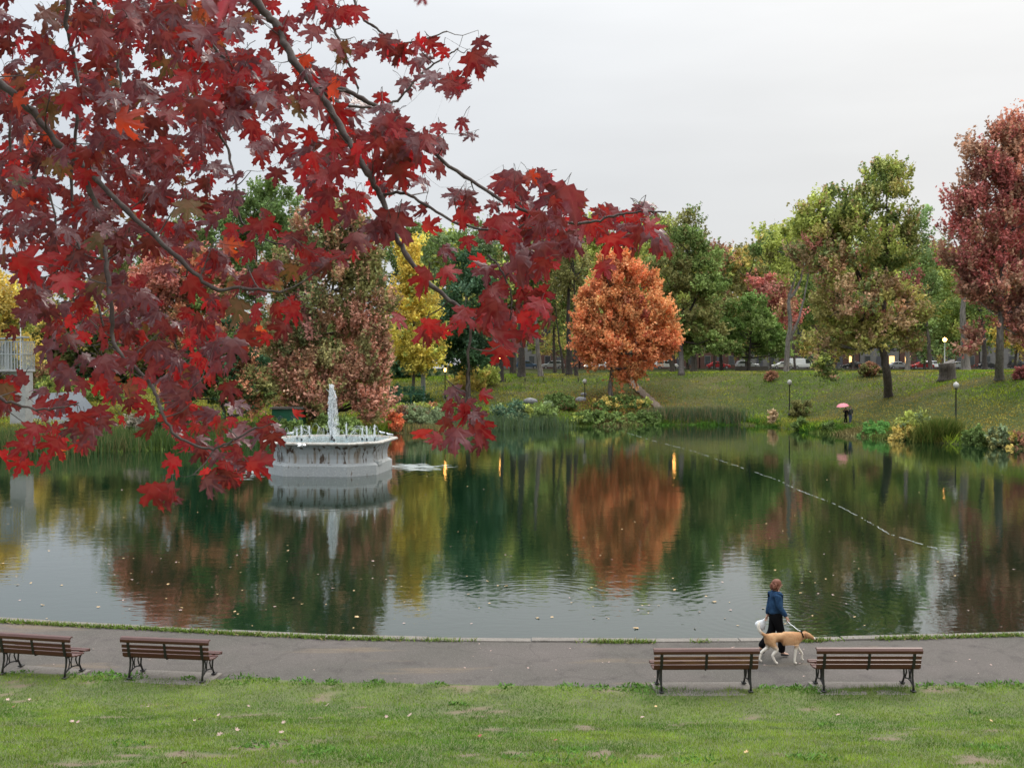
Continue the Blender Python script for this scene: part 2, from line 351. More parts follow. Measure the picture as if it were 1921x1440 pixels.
# blades helper: (position, dir, length, width, colour) -> triangles bent once
def blades(P, Dr, Ln, Wd, C, bend=.5):
    n = len(P); side = np.cross(Dr, np.array([0, 0, 1.])+rng.normal(0, .3, (n, 3))); side /= np.linalg.norm(side, axis=1, keepdims=True)+1e-9
    side *= (Wd/2)[:, None]; mid = P+Dr*(Ln*.55)[:, None]
    hz = np.c_[Dr[:, :2], np.zeros(n)]+rng.normal(0, .35, (n, 3))*[1, 1, 0]
    tip = mid+(Dr+hz*bend)*(Ln*.45)[:, None]
    V = np.stack([P-side, P+side, mid+side*.75, mid-side*.75, tip], 1).reshape(-1, 3)
    b = np.arange(n)[:, None]*5
    Ft = np.concatenate([b+[0, 1, 2], b+[0, 2, 3], b+[3, 2, 4]])
    return V, Ft, np.repeat(C, 5, 0)
def rdir(n, up=1.0, sp=.45):
    d = np.c_[rng.normal(0, sp, (n, 2)), np.full(n, up)]; return d/np.linalg.norm(d, axis=1, keepdims=True)
def stuff_blades(name, P, Ln, Wd, C, label, cat, sp=.45, bend=.5, mt='blades'):
    V, Ft, Cc = blades(P, rdir(len(P), 1, sp), Ln, Wd, C, bend)
    return tag(link(name, mesh_np(name, V, Ft, Cc), MAT[mt]), label, cat, kind='stuff')
n_ = 330000
yy = 8.8+12.6*rng.random(n_)**.9; xx = (rng.random(n_)*2-1)*(yy*.53+.5)
k = (np.interp(xx, LX, LY)-yy > .0+.25*(vn(xx, xx*0, .35, 3)-.5)); xx, yy = xx[k], yy[k]
b_ = bare(xx, yy); k = rng.random(len(xx)) > b_*.86; xx, yy, b_ = xx[k], yy[k], b_[k]
zz = lawn_z(xx, yy)+(fbm(xx, yy, 1.1, 5)-.5)*.05
patch = fbm(xx, yy, 1.3, 9); pat2 = fbm(xx, yy, .35, 11)
edge = np.exp(-((np.interp(xx, LX, LY)-yy)/.35)**2)
LN = (.022+.035*pat2+.03*rng.random(len(xx)))*(1-.4*b_)+.05*edge*rng.random(len(xx)); 
c1 = np.array([.07, .17, .012]); c2 = np.array([.205, .30, .03]); c3 = np.array([.035, .085, .014])
tt = np.clip((patch-.3)/.4+rng.normal(0, .25, len(xx)), 0, 1)[:, None]; C = c1*(1-tt)+c2*tt
t3 = np.clip((.42-pat2)/.15, 0, 1)[:, None]*.5; C = C*(1-t3)+c3*t3
dry = rng.random(len(xx)) < .06; C[dry] = [.30, .27, .13]
C *= rng.uniform(.65, 1.2, (len(xx), 1))*(.55+.9*fbm(xx, yy, .5, 77))[:, None]
stuff_blades('lawn_grass', np.c_[xx, yy, zz], LN, .004+.005*rng.random(len(xx)), C, 'short green grass covering the lawn in front of the benches', 'grass', .6)
# broadleaf weeds in the lawn and along path edge
def weeds(name, spots, label):
    Ps = []; Ls = []; Ws = []; Cs = []; Ds = []
    for x, y, r, n, s, zf in spots:
        a = rng.random(n)*6.28; q = r*np.sqrt(rng.random(n)); X = x+q*np.cos(a); Y = y+q*np.sin(a)
        Ps.append(np.c_[X, Y, zf(X, Y)+rng.random(n)*s*.4]); Ls.append(s*rng.uniform(.6, 1.2, n)); Ws.append(s*rng.uniform(.3, .55, n))
        Cs.append(np.array([.085, .18, .03])*rng.uniform(.55, 1.5, (n, 1)))
    P = np.concatenate(Ps); V, Ft, Cc = blades(P, rdir(len(P), .6, .8), np.concatenate(Ls), np.concatenate(Ws), np.concatenate(Cs), .6)
    return tag(link(name, mesh_np(name, V, Ft, Cc), MAT['blades']), label, 'weeds', kind='stuff')
sp_ = []
for px, py, r in [(960+140, 1430, .5), (1000, 1425, .4), (590, 1412, .35), (480, 1400, .3), (1165+380, 1362, .16), (1830, 1340, .1), (1850, 1405, .3), (240, 1398, .3), (1310, 1430, .3), (850, 1322, .1), (870, 1322, .1), (1080, 1410, .3), (1530, 1425, .35), (700, 1430, .3)]:
    a_, b2 = ray(px, py); D = (4.66-.0)/( -b2-.0) if False else None
    DD = np.arange(8, 20, .05); i = np.argmax(EYE+b2*DD <= lawn_z(a_*DD, DD)); D = DD[i]
    sp_.append((a_*D, D, r, int(260*r), .07, lawn_z))
weeds('lawn_weeds', sp_, 'low patches of broad leaved weeds growing in the lawn')
sp_ = []
for px, r in [(0, .25), (110, .2), (165, .4), (180, .3), (230, .3), (440, .4), (500, .2), (560, .25), (700, .25), (950, .2), (1070, .3), (1120, .25), (1180, .35), (1215, .35), (1440, .28), (1470, .2), (1515, .35), (1500, .25), (1745, .3), (1800, .25), (1850, .2), (1900, .3), (620, .2), (820, .2), (340, .15)]:
    p_ = onz(px, 1287, .16); y0 = float(np.interp(p_.x, LX, LY)); sp_.append((p_.x, y0+.02, r, int(380*r), .085, lambda X, Y: X*0+.14))
weeds('edge_weeds', sp_, 'leafy green weeds spilling over the asphalt edge by the benches')
# verge of grass along kerb
P = []; n_ = 26000
s_ = rng.random(n_)*cum[-1]; pts = np.array([tuple(near_pt(v)) for v in s_]); off = -.27-np.abs(rng.normal(0, .07, n_))
dens = fbm(s_, s_*0, 2.2, 6)+.14*(pts[:, 0] < -3); k = rng.random(n_) < sm((dens-.42)/.14); P = pts[k]+np.c_[np.zeros(k.sum()), off[k], np.full(k.sum(), -.03)]
C = np.array([.13, .2, .035])*rng.uniform(.6, 1.4, (len(P), 1)); C[rng.random(len(P)) < .12] = [.3, .25, .12]
stuff_blades('verge_grass', P, rng.uniform(.04, .13, len(P)), rng.uniform(.012, .03, len(P)), C, 'thin ragged strip of grass between the asphalt path and the pond kerb', 'grass', .7)
# ------------------------------------------------------------------ far bank cover
n_ = 330000
uu = -60+2040*rng.random(n_); DD = 74+78*rng.random(n_)**1.2; xx = (uu-960)/F*DD; yy = DD
d_ = seg_dist(xx, yy, POND); ins = inside(xx, yy, POND); wet = sm(1-(d_-1.5)/3.0)
k = ~ins & ((rng.random(n_) < .62)) & (d_ < 50); xx, yy, d_, wet, uu = xx[k], yy[k], d_[k], wet[k], uu[k]
DP = np.array([(onz(0, 0, 0).x, 0)])
zz = ground_z(xx, yy)-.02
f1 = fbm(xx/2.4, yy, 5, 20); f2 = fbm(xx, yy, 1.6, 23); hi_ = sm((uu-1380)/120)
brown = sm((f1-.47)/.10)*.85
# mown brown slope low on the right
brown = np.maximum(brown*(.6+.4*hi_), sm((uu-1560)/60)*sm((d_-4)/2)*sm((17-d_)/5)*.85*(.5+f2*.9))
C = np.array([.125, .205, .028])*(1-brown[:, None])+np.array([.27, .195, .085])*brown[:, None]
yl = (sm((f2-.56)/.08)*.5)[:, None]; C = C*(1-yl)+np.array([.25, .28, .05])*yl
C *= rng.uniform(.5, 1.2, (len(xx), 1))*np.array([1.6, 1.5, .85])*(.45+1.1*fbm(xx, yy, 2.4, 51))[:, None]
wild = sm((1120-uu)/200)
C = C*(1-.5*(wet*vn(xx, yy, 2.5, 71))[:, None])+np.array([.06, .16, .015])*(.8*(wet*vn(xx, yy, 2.5, 71))[:, None])
Ln = (.12+.22*f2)*(1-.45*brown)+wet*(.35+.7*vn(xx, yy, 2.2, 31))*rng.random(len(xx))+wild*.5*rng.random(len(xx))*vn(xx, yy, 3, 33)
stuff_blades('bank_grass', np.c_[xx, yy, zz], Ln, .04+.07*rng.random(len(xx)), C, 'rough green and straw coloured grass covering the far bank of the pond', 'grass', .55)

# lush fringe at the waterline
sdf = []; FP = np.array([(p.x, p.y) for p in FARP]); n_ = 90000
cs = np.r_[0, np.cumsum(np.hypot(*np.diff(FP, axis=0).T))]; sv = rng.random(n_)*cs[-1]; X = np.interp(sv, cs, FP[:, 0]); Y = np.interp(sv, cs, FP[:, 1])
X = X+rng.normal(0, .5, n_); Y = Y+.9+rng.normal(0, .9, n_)+.8*(fbm(X, X*0, 3, 81)-.5); hh = fbm(X, Y*.5, 3.2, 83); k = hh > .36; X, Y, hh = X[k], Y[k], hh[k]
t1 = sm((vn(X, Y, 2.1, 85)-.35)/.3)[:, None]; t2 = sm((vn(X, Y, 3.7, 87)-.6)/.2)[:, None]
C = np.array([.085, .19, .025])*(1-t1)+np.array([.16, .22, .05])*t1; C = C*(1-t2)+np.array([.26, .22, .09])*t2; C = C*rng.uniform(.5, 1.25, (len(X), 1))
stuff_blades('shore_plants', np.c_[X, Y, np.maximum(ground_z(X, Y), -.1)-.03], .25+1.15*(hh-.3)*rng.uniform(.4, 1.2, len(X)), .05+.08*rng.random(len(X)), C, 'lush green and straw plants crowding the far waterline', 'waterside plants', .5)
# ------------------------------------------------------------------ trees and shrubs
def rs(n):
    v = rng.normal(0, 1, (n, 3)); return v/np.linalg.norm(v, axis=1, keepdims=True)
def leaf_cloud(cent, rad, colr, nsh, nlf, size, up=.7, outc=None, outw=.7, spread=.14, droop=0, lk=1.):
    """cent (M,3), rad (M,), colr(M,3): shoots carrying small leaf faces"""
    M = len(cent); S = M*nsh; ci = np.repeat(np.arange(M), nsh)
    out = cent[ci]-outc if outc is not None else rs(S)
    out = out/(np.linalg.norm(out, axis=1, keepdims=True)+1e-6)
    d0 = rs(S); d = d0+out*outw+np.array([0, 0, up]); d /= np.linalg.norm(d, axis=1, keepdims=True)
    st = cent[ci]+d0*(rad[ci]*.55*rng.random(S)**.5)[:, None]*[1, 1, .8]
    ln = rad[ci]*rng.uniform(.45, 1.15, S)*lk
    cb = rng.uniform(.62, 1.32, M)[:, None]; sc = (colr*cb)[ci]*rng.uniform(.75, 1.22, (S, 1))
    sw = rng.random(S) < .22; sc[sw] = colr[rng.integers(0, M, sw.sum())]
    T = S*nlf; si = np.repeat(np.arange(S), nlf); t = rng.random(T)
    p = st[si]+d[si]*(ln[si]*t)[:, None]+rng.normal(0, 1, (T, 3))*(spread*(1.15-t*.7))[:, None]*rad[ci][si][:, None]
    p[:, 2] -= droop*t*t*ln[si]
    u = rs(T); v = np.cross(u, rs(T)); v /= np.linalg.norm(v, axis=1, keepdims=True)+1e-9
    s = size*rng.uniform(.6, 1.3, T)[:, None]
    V = np.stack([p-u*s, p+v*s*.55, p+u*s*.9, p-v*s*.6], 1).reshape(-1, 3)
    Fq = (np.arange(T)*4)[:, None]+np.arange(4)
    c = sc[si]*rng.uniform(.75, 1.28, (T, 1))
    return V, Fq, np.repeat(np.clip(c, 0, 1), 4, 0)
def pick(pal, tz, n, pos=None):
    """pal: [(rgb, w_bottom, w_top)]"""
    cols = np.array([q[0] for q in pal]); w0 = np.array([q[1] for q in pal], float); w1 = np.array([q[2] for q in pal], float)
    Wt = w0[None]*(1-tz[:, None])+w1[None]*tz[:, None]; Wt = np.cumsum(Wt, 1); Wt /= Wt[:, -1:]
    r = rng.random(n)
    if pos is not None: r = np.clip(.72*np.clip((fbm(pos[:, 0]+pos[:, 1]*.3, pos[:, 2], 4.5, 40)-.25)/.5, 0, 1)+.28*r, 0, .999)
    c = cols[np.argmax(Wt > r[:, None], 1)]*2.05; g_ = c.mean(1, keepdims=True)
    return np.clip(c*.84+g_*.16, 0, .85)
def tree(name, label, px, D, lobes, pal, trunk=None, base=None, rtr=.35, dens=1., size=.2, csize=1.5, up=.8, barkm='bark', group=None, cat='tree', limbs=26, droop=0, fill=.45, nlf=17, nsh=15, plume=0):
    """lobes [(px,py,rx,ry)] crown outline ellipses in photo pixels at depth D (turned into metres here)"""
    k = F/D
    b = base if base is not None else put(px, D)
    root = empty(name, b); tag(root, label, cat, group)
    C = []; 
    vol = sum(q[2]*q[3] for q in lobes)/k/k
    tot = int(max(8, dens*vol*3.1/csize**1.6)); size = size*1.0
    dm = []
    for (x, y, rx, ry) in lobes:
        c = np.array(at(x, y, D)); m = max(3, int(tot*rx*ry/(vol*k*k)))
        q = rs(m)*(fill+(1-fill)*rng.random((m, 1))**.6)
        C.append(c+q*[rx/k-csize*.35, (rx/k-csize*.35)*.85, ry/k-csize*.35])
    C = np.concatenate(C); M = len(C)
    gzc = ground_z(C[:, 0], C[:, 1])+.6; C[:, 2] = np.maximum(C[:, 2], gzc)
    rad = csize*rng.uniform(.65, 1.2, M); zmin, zmax = C[:, 2].min(), C[:, 2].max(); tz = (C[:, 2]-zmin)/(zmax-zmin+.01)
    col = pick(pal, tz, M, C); oc = C.mean(0); oc[2] -= (zmax-zmin)*.25
    V, Fq, Cc = leaf_cloud(C, rad, col, nsh, nlf, size, up, oc, .8, .15-.04*plume, droop, 1+.55*plume)
    V = V-np.array(b)
    cr = link('crown', mesh_np('crown', V, Fq, Cc), MAT['foliage'], root)
    tb = MB()
    if trunk is None:
        top = at(np.mean([q[0] for q in lobes]), 0, D); zt = zmin+(zmax-zmin)*.72
        tp = [Vector((0, 0, -.3)), Vector((0, 0, 1.2)), Vector(((top.x-b.x)*.4, 0, (zt-b.z)*.5)), Vector(((top.x-b.x), 0, zt-b.z))]
        trs = [tp]
    else:
        trs = []
        for pl in trunk:
            trs.append([at(x, y, D)-b for x, y in pl])
        trs[0][0] = Vector((0, 0, -.4)) if True else None
    for i, tp in enumerate(trs):
        # smooth it and taper
        pts = []; m = 6*(len(tp)-1)
        for j in range(m+1):
            s = j/m*(len(tp)-1); q = min(int(s), len(tp)-2); fr = s-q
            p0, p1, p2, p3 = tp[max(q-1, 0)], tp[q], tp[q+1], tp[min(q+2, len(tp)-1)]
            pts.append(.5*((2*p1)+(p2-p0)*fr+(2*p0-5*p1+4*p2-p3)*fr*fr+(3*p1-p0-3*p2+p3)*fr**3)+Vector(rng.normal(0, .04, 3)))
        r0 = rtr*(1 if i == 0 else .6)
        rr = [r0*(1-.82*j/m)*(1+(.55*math.exp(-j*1.3) if i == 0 else 0)) for j in range(m+1)]
        tb.tube(pts, rr, 9)
        trs[i] = pts
    allp = [(p, r) for tp in trs for p, r in zip(tp[len(tp)//3:], [rtr*(.5-.4*j/len(tp)) for j in range(len(tp))])]
    idx = rng.permutation(M)[:limbs]; CL = C-np.array(b)
    for i in idx:
        c = Vector(CL[i]); best = min(allp, key=lambda q: (q[0]-c).length+1.2*max(0, q[0].z-c.z+1)); p0 = best[0]
        mid = p0.lerp(c, .5)+Vector((0, 0, -.12*(c-p0).length))+Vector(rng.normal(0, .2, 3))
        r0 = min(rtr*.4, .05+.016*(c-p0).length)
        tb.tube([p0, p0.lerp(mid, .55), mid, mid.lerp(c, .6), c, c+(c-mid)*.3], [r0, r0*.85, r0*.65, r0*.5, r0*.35, .02], 5, False)
    tb.build('trunk', MAT[barkm], root, True)
    return root
OG = (.44, .150, .050); OR2 = (.44, .190, .058); RD = (.42, .110, .065)
GR = (.085, .130, .028); DG = (.025, .065, .026); LG = (.14, .195, .045); YG = (.24, .27, .045); YE = (.40, .295, .028); GD = (.34, .26, .05)
BR = (.22, .105, .055); PK = (.36, .135, .10); PR = (.18, .05, .045); RR = (.27, .035, .045); OL = (.13, .125, .035); BG = (.05, .10, .055); CN = (.33, .14, .065); MR = (.15, .035, .035)
# --- back row: trees across the street and in the park behind
BK = 'trees of the park beyond the pond'
bk = [
 ('tall pale green tree behind the big olive maple', 1735, 176, [(1735, 470, 38, 85), (1722, 560, 40, 70), (1745, 640, 40, 50)], [(LG, 1, 1), ((.17, .25, .09), 1, 1.5), (GR, 1, .4)], .3),
 ('bright green tree leafing down to the street beside the lit lamp', 1815, 182, [(1800, 560, 55, 60), (1780, 620, 55, 50), (1850, 600, 50, 60), (1820, 520, 60, 50)], [(LG, 2, 2), (YG, 1, 1), (GR, 1, .5)], .35),
 ('golden yellow tree low behind the dark red maple', 1905, 170, [(1900, 625, 40, 45), (1935, 600, 45, 60)], [(YE, 1, 1), (GD, 1, 1), (OR2, .5, .2)], .3),
 ('tawny brown topped tree behind the green and yellow one', 1340, 184, [(1345, 500, 42, 52), (1330, 560, 50, 60)], [(BR, 1, 2), (GR, 2, .6), (OL, 1, 1)], .32),
 ('orange and yellow topped tree left of the bare forked trunk', 1400, 188, [(1400, 500, 45, 55), (1425, 560, 50, 60), (1390, 600, 50, 50)], [(GD, 1, 2), (OL, 1, 1), (CN, .6, 1), (YG, 1, .6)], .32),
 ('small red leaved tree between the green umbrella shaped tree and the forked trunk', 1445, 166, [(1445, 545, 38, 42), (1470, 590, 40, 50), (1430, 560, 25, 40)], [((.20, .08, .06), .8, 1), ((.30, .09, .07), 1, 1.6), ((.26, .14, .07), 1.6, .8)], .2),
 ('olive green tree closing the view beside the orange tree', 1290, 190, [(1285, 450, 42, 65), (1255, 450, 50, 50), (1230, 440, 30, 40)], [(GR, 1, 1), (OL, 1, 1), (YG, .5, .8)], .35),
 ('tall green and yellow tree directly behind the orange tree', 1180, 176, [(1150, 460, 60, 65), (1200, 440, 50, 50), (1190, 560, 60, 90), (1110, 440, 45, 50)], [(GR, 2, 1), (YG, .6, 1.2), (OL, 1, 1)], .4),
 ('yellow green tree left of the orange tree with several dark trunks below', 1040, 168, [(1040, 520, 60, 80), (1010, 470, 60, 50), (1060, 600, 40, 50)], [(YG, 1.2, 1), (OL, 1, 1), (GR, 1, 1)], .4),
 ('olive tree behind the hanging red leaf cluster', 965, 160, [(960, 500, 60, 80), (930, 560, 50, 70), (975, 600, 50, 50)], [(OL, 1, 1), (GR, 1, 1), (YG, .4, .6)], .4),
 ('pale grey green tree behind the dark green one', 885, 165, [(860, 470, 60, 60), (905, 450, 55, 50), (820, 500, 45, 50)], [((.12, .17, .07), 1, 1.3), (GR, 1, .6)], .35),
 ('muted green tree far behind the yellow tree', 770, 160, [(770, 470, 60, 60), (720, 500, 60, 60)], [(GR, 1, 1), ((.12, .17, .07), 1, 1)], .35),
 ('olive green tree in the gap left of the big olive maple', 1490, 178, [(1475, 470, 50, 50), (1440, 470, 40, 45), (1500, 560, 45, 60)], [(YG, 1, 1.6), (GR, 1, 1), (OL, 1, 1)], .3),
 ('green tree whose lower branches fill the space under the big olive maple', 1600, 180, [(1600, 520, 90, 90), (1560, 600, 60, 50), (1680, 600, 60, 60)], [(GR, 1, 1), (YG, .7, .7), (GD, 1, .2)], .35),
 ('dark reddish tree at the right edge behind the dark red maple', 1950, 160, [(1960, 450, 90, 110), (1930, 560, 80, 90)], [(PR, 1, 1), (BR, 1, 1), (OL, .7, .4)], .4),
 ('tall olive tree at the far left behind the steel railed tower', 75, 150, [(75, 590, 45, 60), (130, 600, 60, 60), (190, 570, 60, 70)], [(OL, 1, 1), (GD, .5, .8), (GR, 1, .6)], .3),
 ('muted green tree behind the pink leaved tree', 330, 140, [(330, 490, 95, 95), (410, 470, 90, 95), (250, 520, 65, 80), (330, 600, 100, 70)], [(GR, 1, 1), (OL, 1, 1), (PK, .3, .5)], .4),
]
for lb, px, D, lob, pal, rt in bk:
    tree('park_tree', lb, px, D, lob, pal, rtr=rt, dens=.8, size=.26, csize=1.9, limbs=18, group=BK, nlf=12, nsh=13)
# --- named trees
tree('yellow_tree', 'bright yellow tree right of the tall brown and pink maple', 775, 122, [(762, 530, 42, 80), (790, 590, 42, 80), (750, 610, 45, 70), (775, 490, 30, 45), (775, 660, 55, 40), (805, 650, 28, 50)], [(YE, 1.6, 2.6), (YG, .8, .3), ((.40, .33, .035), 1, 1)], rtr=.3, dens=1.15, size=.2)
tree('dark_green_tree', 'dense dark green tree between the yellow tree and the hanging red leaves', 878, 128, [(880, 545, 55, 75), (850, 620, 48, 70), (900, 620, 52, 70), (870, 660, 60, 45)], [(DG, 1, 1), (BG, 1, 1), ((.035, .08, .03), 1, 1)], rtr=.45, dens=1.2, size=.2)
tree('green_tree', 'tall green tree with yellowing top right of the orange tree', 1278, 150, [(1290, 470, 45, 50), (1255, 520, 50, 55), (1325, 520, 45, 60), (1290, 580, 70, 60), (1330, 640, 60, 28), (1290, 640, 40, 35)], [(GR, 2.2, .7), (LG, 1, 1), (OL, 1, 1), (YG, .3, 1.4)], trunk=[[(1278, 704), (1278, 640), (1283, 560), (1290, 470)], [(1280, 620), (1262, 560), (1250, 520)], [(1281, 610), (1305, 560), (1325, 520)]], base=hit(1278, 704, 120), rtr=.42, dens=1.0, size=.22, barkm='bark_dark')
tree('green_tree', 'low spreading bright green tree standing in front of the parked cars', 1405, 158, [(1400, 585, 42, 32), (1375, 620, 40, 32), (1440, 620, 42, 32), (1400, 650, 55, 25), (1455, 650, 28, 28)], [(GR, 1, 1), ((.095, .16, .03), 1.6, 1.6), (LG, .6, 1)], rtr=.35, dens=1.15, size=.2, csize=1.3, barkm='bark_dark')
tree('bare_tree', 'sparse tree with a bare grey forked trunk beside the white van', 1475, 140, [(1492, 445, 42, 35), (1460, 470, 30, 30), (1525, 480, 32, 32), (1480, 500, 25, 25)], [(YG, 1, 1.5), (OL, 1, 1), (GR, 1, 1)], trunk=[[(1475, 694), (1478, 650), (1482, 600), (1480, 560), (1490, 520), (1480, 470)], [(1480, 640), (1496, 605), (1508, 560), (1520, 500)], [(1482, 560), (1500, 530), (1510, 480)]], rtr=.42, dens=.8, size=.2, barkm='bark_grey')
tree('orange_tree', 'rounded bright orange maple standing on the far bank', 1145, 129, [(1165, 545, 60, 72), (1130, 595, 55, 70), (1210, 595, 58, 78), (1170, 655, 88, 52), (1112, 640, 40, 45), (1232, 640, 40, 45), (1110, 570, 30, 40), (1155, 505, 42, 38), (1180, 700, 30, 25)], [(OG, 2, 1.6), (OR2, 2, 2.6), (RD, 1.0, .4), (CN, .4, .2)], base=hit(1145, 746, 90), rtr=.42, dens=1.25, size=.2, csize=1.2, barkm='bark_grey', fill=.35, up=.9, plume=.5, limbs=50)
tree('maple_tree', 'large olive maple with brownish pink lower leaves and a leaning trunk on the bank', 1668, 112, [(1572, 400, 62, 62), (1522, 440, 42, 50), (1660, 365, 56, 72), (1540, 480, 62, 58), (1620, 455, 90, 70), (1690, 450, 36, 66), (1600, 560, 85, 55), (1680, 580, 70, 60), (1560, 620, 45, 45), (1620, 640, 60, 40), (1700, 640, 30, 40), (1548, 680, 22, 40)], [((.20, .22, .055), 1.0, 1.8), ((.11, .15, .035), .9, 1.3), (YG, .7, 2.2), ((.24, .21, .05), 1.2, 1.), ((.26, .17, .08), 1.3, .3), ((.32, .19, .10), 1., .1), (PK, .35, .02), ((.15, .18, .06), 1., 1)], trunk=[[(1668, 743), (1662, 690), (1655, 650), (1640, 590), (1612, 520), (1580, 440), (1570, 380)], [(1657, 660), (1658, 600), (1662, 520), (1665, 440), (1662, 350)], [(1650, 630), (1610, 600), (1570, 585)], [(1658, 620), (1690, 590), (1712, 560)]], base=hit(1668, 743, 90), rtr=.5, dens=1.1, size=.19, csize=1.35, limbs=60, up=1.3, plume=.6)
tree('maple_tree', 'tall dark red maple at the right edge of the park', 1872, 106, [(1885, 270, 30, 58), (1915, 265, 30, 50), (1848, 310, 46, 42), (1862, 350, 58, 50), (1925, 330, 55, 80), (1835, 410, 72, 55), (1920, 440, 75, 80), (1812, 480, 52, 48), (1880, 530, 75, 60), (1950, 540, 60, 80), (1835, 560, 32, 40), (1825, 640, 18, 40), (1905, 620, 40, 35)], [((.23, .088, .062), 1.5, 1.0), ((.29, .075, .065), 1.0, 1.2), ((.27, .15, .09), 1.6, 1.0), ((.38, .16, .10), .6, 1), ((.21, .07, .055), 1.2, .8), ((.17, .085, .06), 1.4, .6)], trunk=[[(1873, 711), (1876, 650), (1877, 590), (1882, 500), (1888, 400), (1888, 280)], [(1877, 570), (1850, 500), (1838, 430)], [(1879, 540), (1915, 490), (1935, 430)]], base=hit(1873, 711, 90), rtr=.46, dens=1.2, size=.19, csize=1.3, limbs=60, up=1.8, plume=1, barkm='bark_grey')
tree('grey_trunk_tree', 'tree with a bare stout grey trunk left of the dark red maple trunk', 1812, 138, [(1800, 470, 40, 50), (1830, 520, 30, 30)], [(PR, 1, 1), (OL, 1, 1)], trunk=[[(1813, 688), (1810, 640), (1806, 590), (1808, 540), (1800, 470)]], rtr=.62, dens=.8, size=.2, barkm='bark_grey')
tree('maple_tree', 'broad tall maple of brown green and pink leaves behind the fountain', 600, 100, [(640, 420, 40, 55), (595, 450, 55, 65), (680, 480, 45, 70), (610, 560, 80, 75), (690, 580, 50, 70), (560, 640, 60, 75), (650, 680, 75, 65), (700, 660, 38, 70), (600, 720, 70, 60), (690, 730, 45, 45), (540, 700, 45, 60), (620, 765, 70, 32), (560, 765, 40, 28), (700, 770, 38, 30), (540, 540, 50, 60), (530, 620, 50, 60)], [((.29, .155, .085), 1.8, 1.2), ((.36, .17, .11), 1.6, .8), ((.19, .17, .06), 1.1, 1.4), (OL, 1.3, 1.4), ((.30, .17, .09), .8, 1.3), ((.12, .14, .05), 1.2, 1.6), ((.24, .10, .08), .9, .2)], base=put(585, 103), rtr=.5, dens=1.45, size=.18, csize=1.3, limbs=45, up=1.7, plume=1)
tree('green_tree', 'tall green tree rising behind the hanging red leaves at the left', 480, 116, [(500, 390, 55, 55), (450, 420, 55, 55), (480, 480, 80, 70), (540, 440, 40, 50), (430, 540, 60, 70)], [((.10, .16, .045), 1, 1), (GR, 1, 1), (YG, .3, .8)], rtr=.45, dens=1.1, size=.2, up=1.2)
tree('pink_leaved_tree', 'round tree with salmon pink leaves at the left behind the hanging branch', 330, 96, [(330, 510, 85, 65), (270, 560, 60, 70), (390, 540, 60, 60), (390, 600, 70, 65), (330, 640, 80, 50), (250, 560, 40, 35)], [(PK, 1.3, 2.4), (CN, .8, .8), (OL, 1, .8), (GR, .9, .5), (RD, .5, .6)], rtr=.35, dens=1.25, size=.17, csize=1.2)
tree('dark_shrub_tree', 'dense low green tree dotted with orange leaves left of the green shed', 420, 92, [(420, 700, 65, 65), (350, 720, 50, 50), (470, 720, 50, 60), (400, 640, 60, 50)], [(GR, 1, 1), (DG, 1.2, .8), (CN, .7, .8), (OL, 1, 1), (RD, .3, .4)], rtr=.25, dens=1.35, size=.16, csize=1.1)
tree('yellow_tree', 'golden yellow tree at the left edge behind the steel railed tower', -10, 120, [(0, 560, 45, 55), (-40, 600, 50, 60), (20, 620, 38, 50), (50, 660, 30, 28)], [(YE, 1, 1.3), (GD, 1, .6), (YG, .7, .4)], rtr=.3, dens=1.2, size=.19)
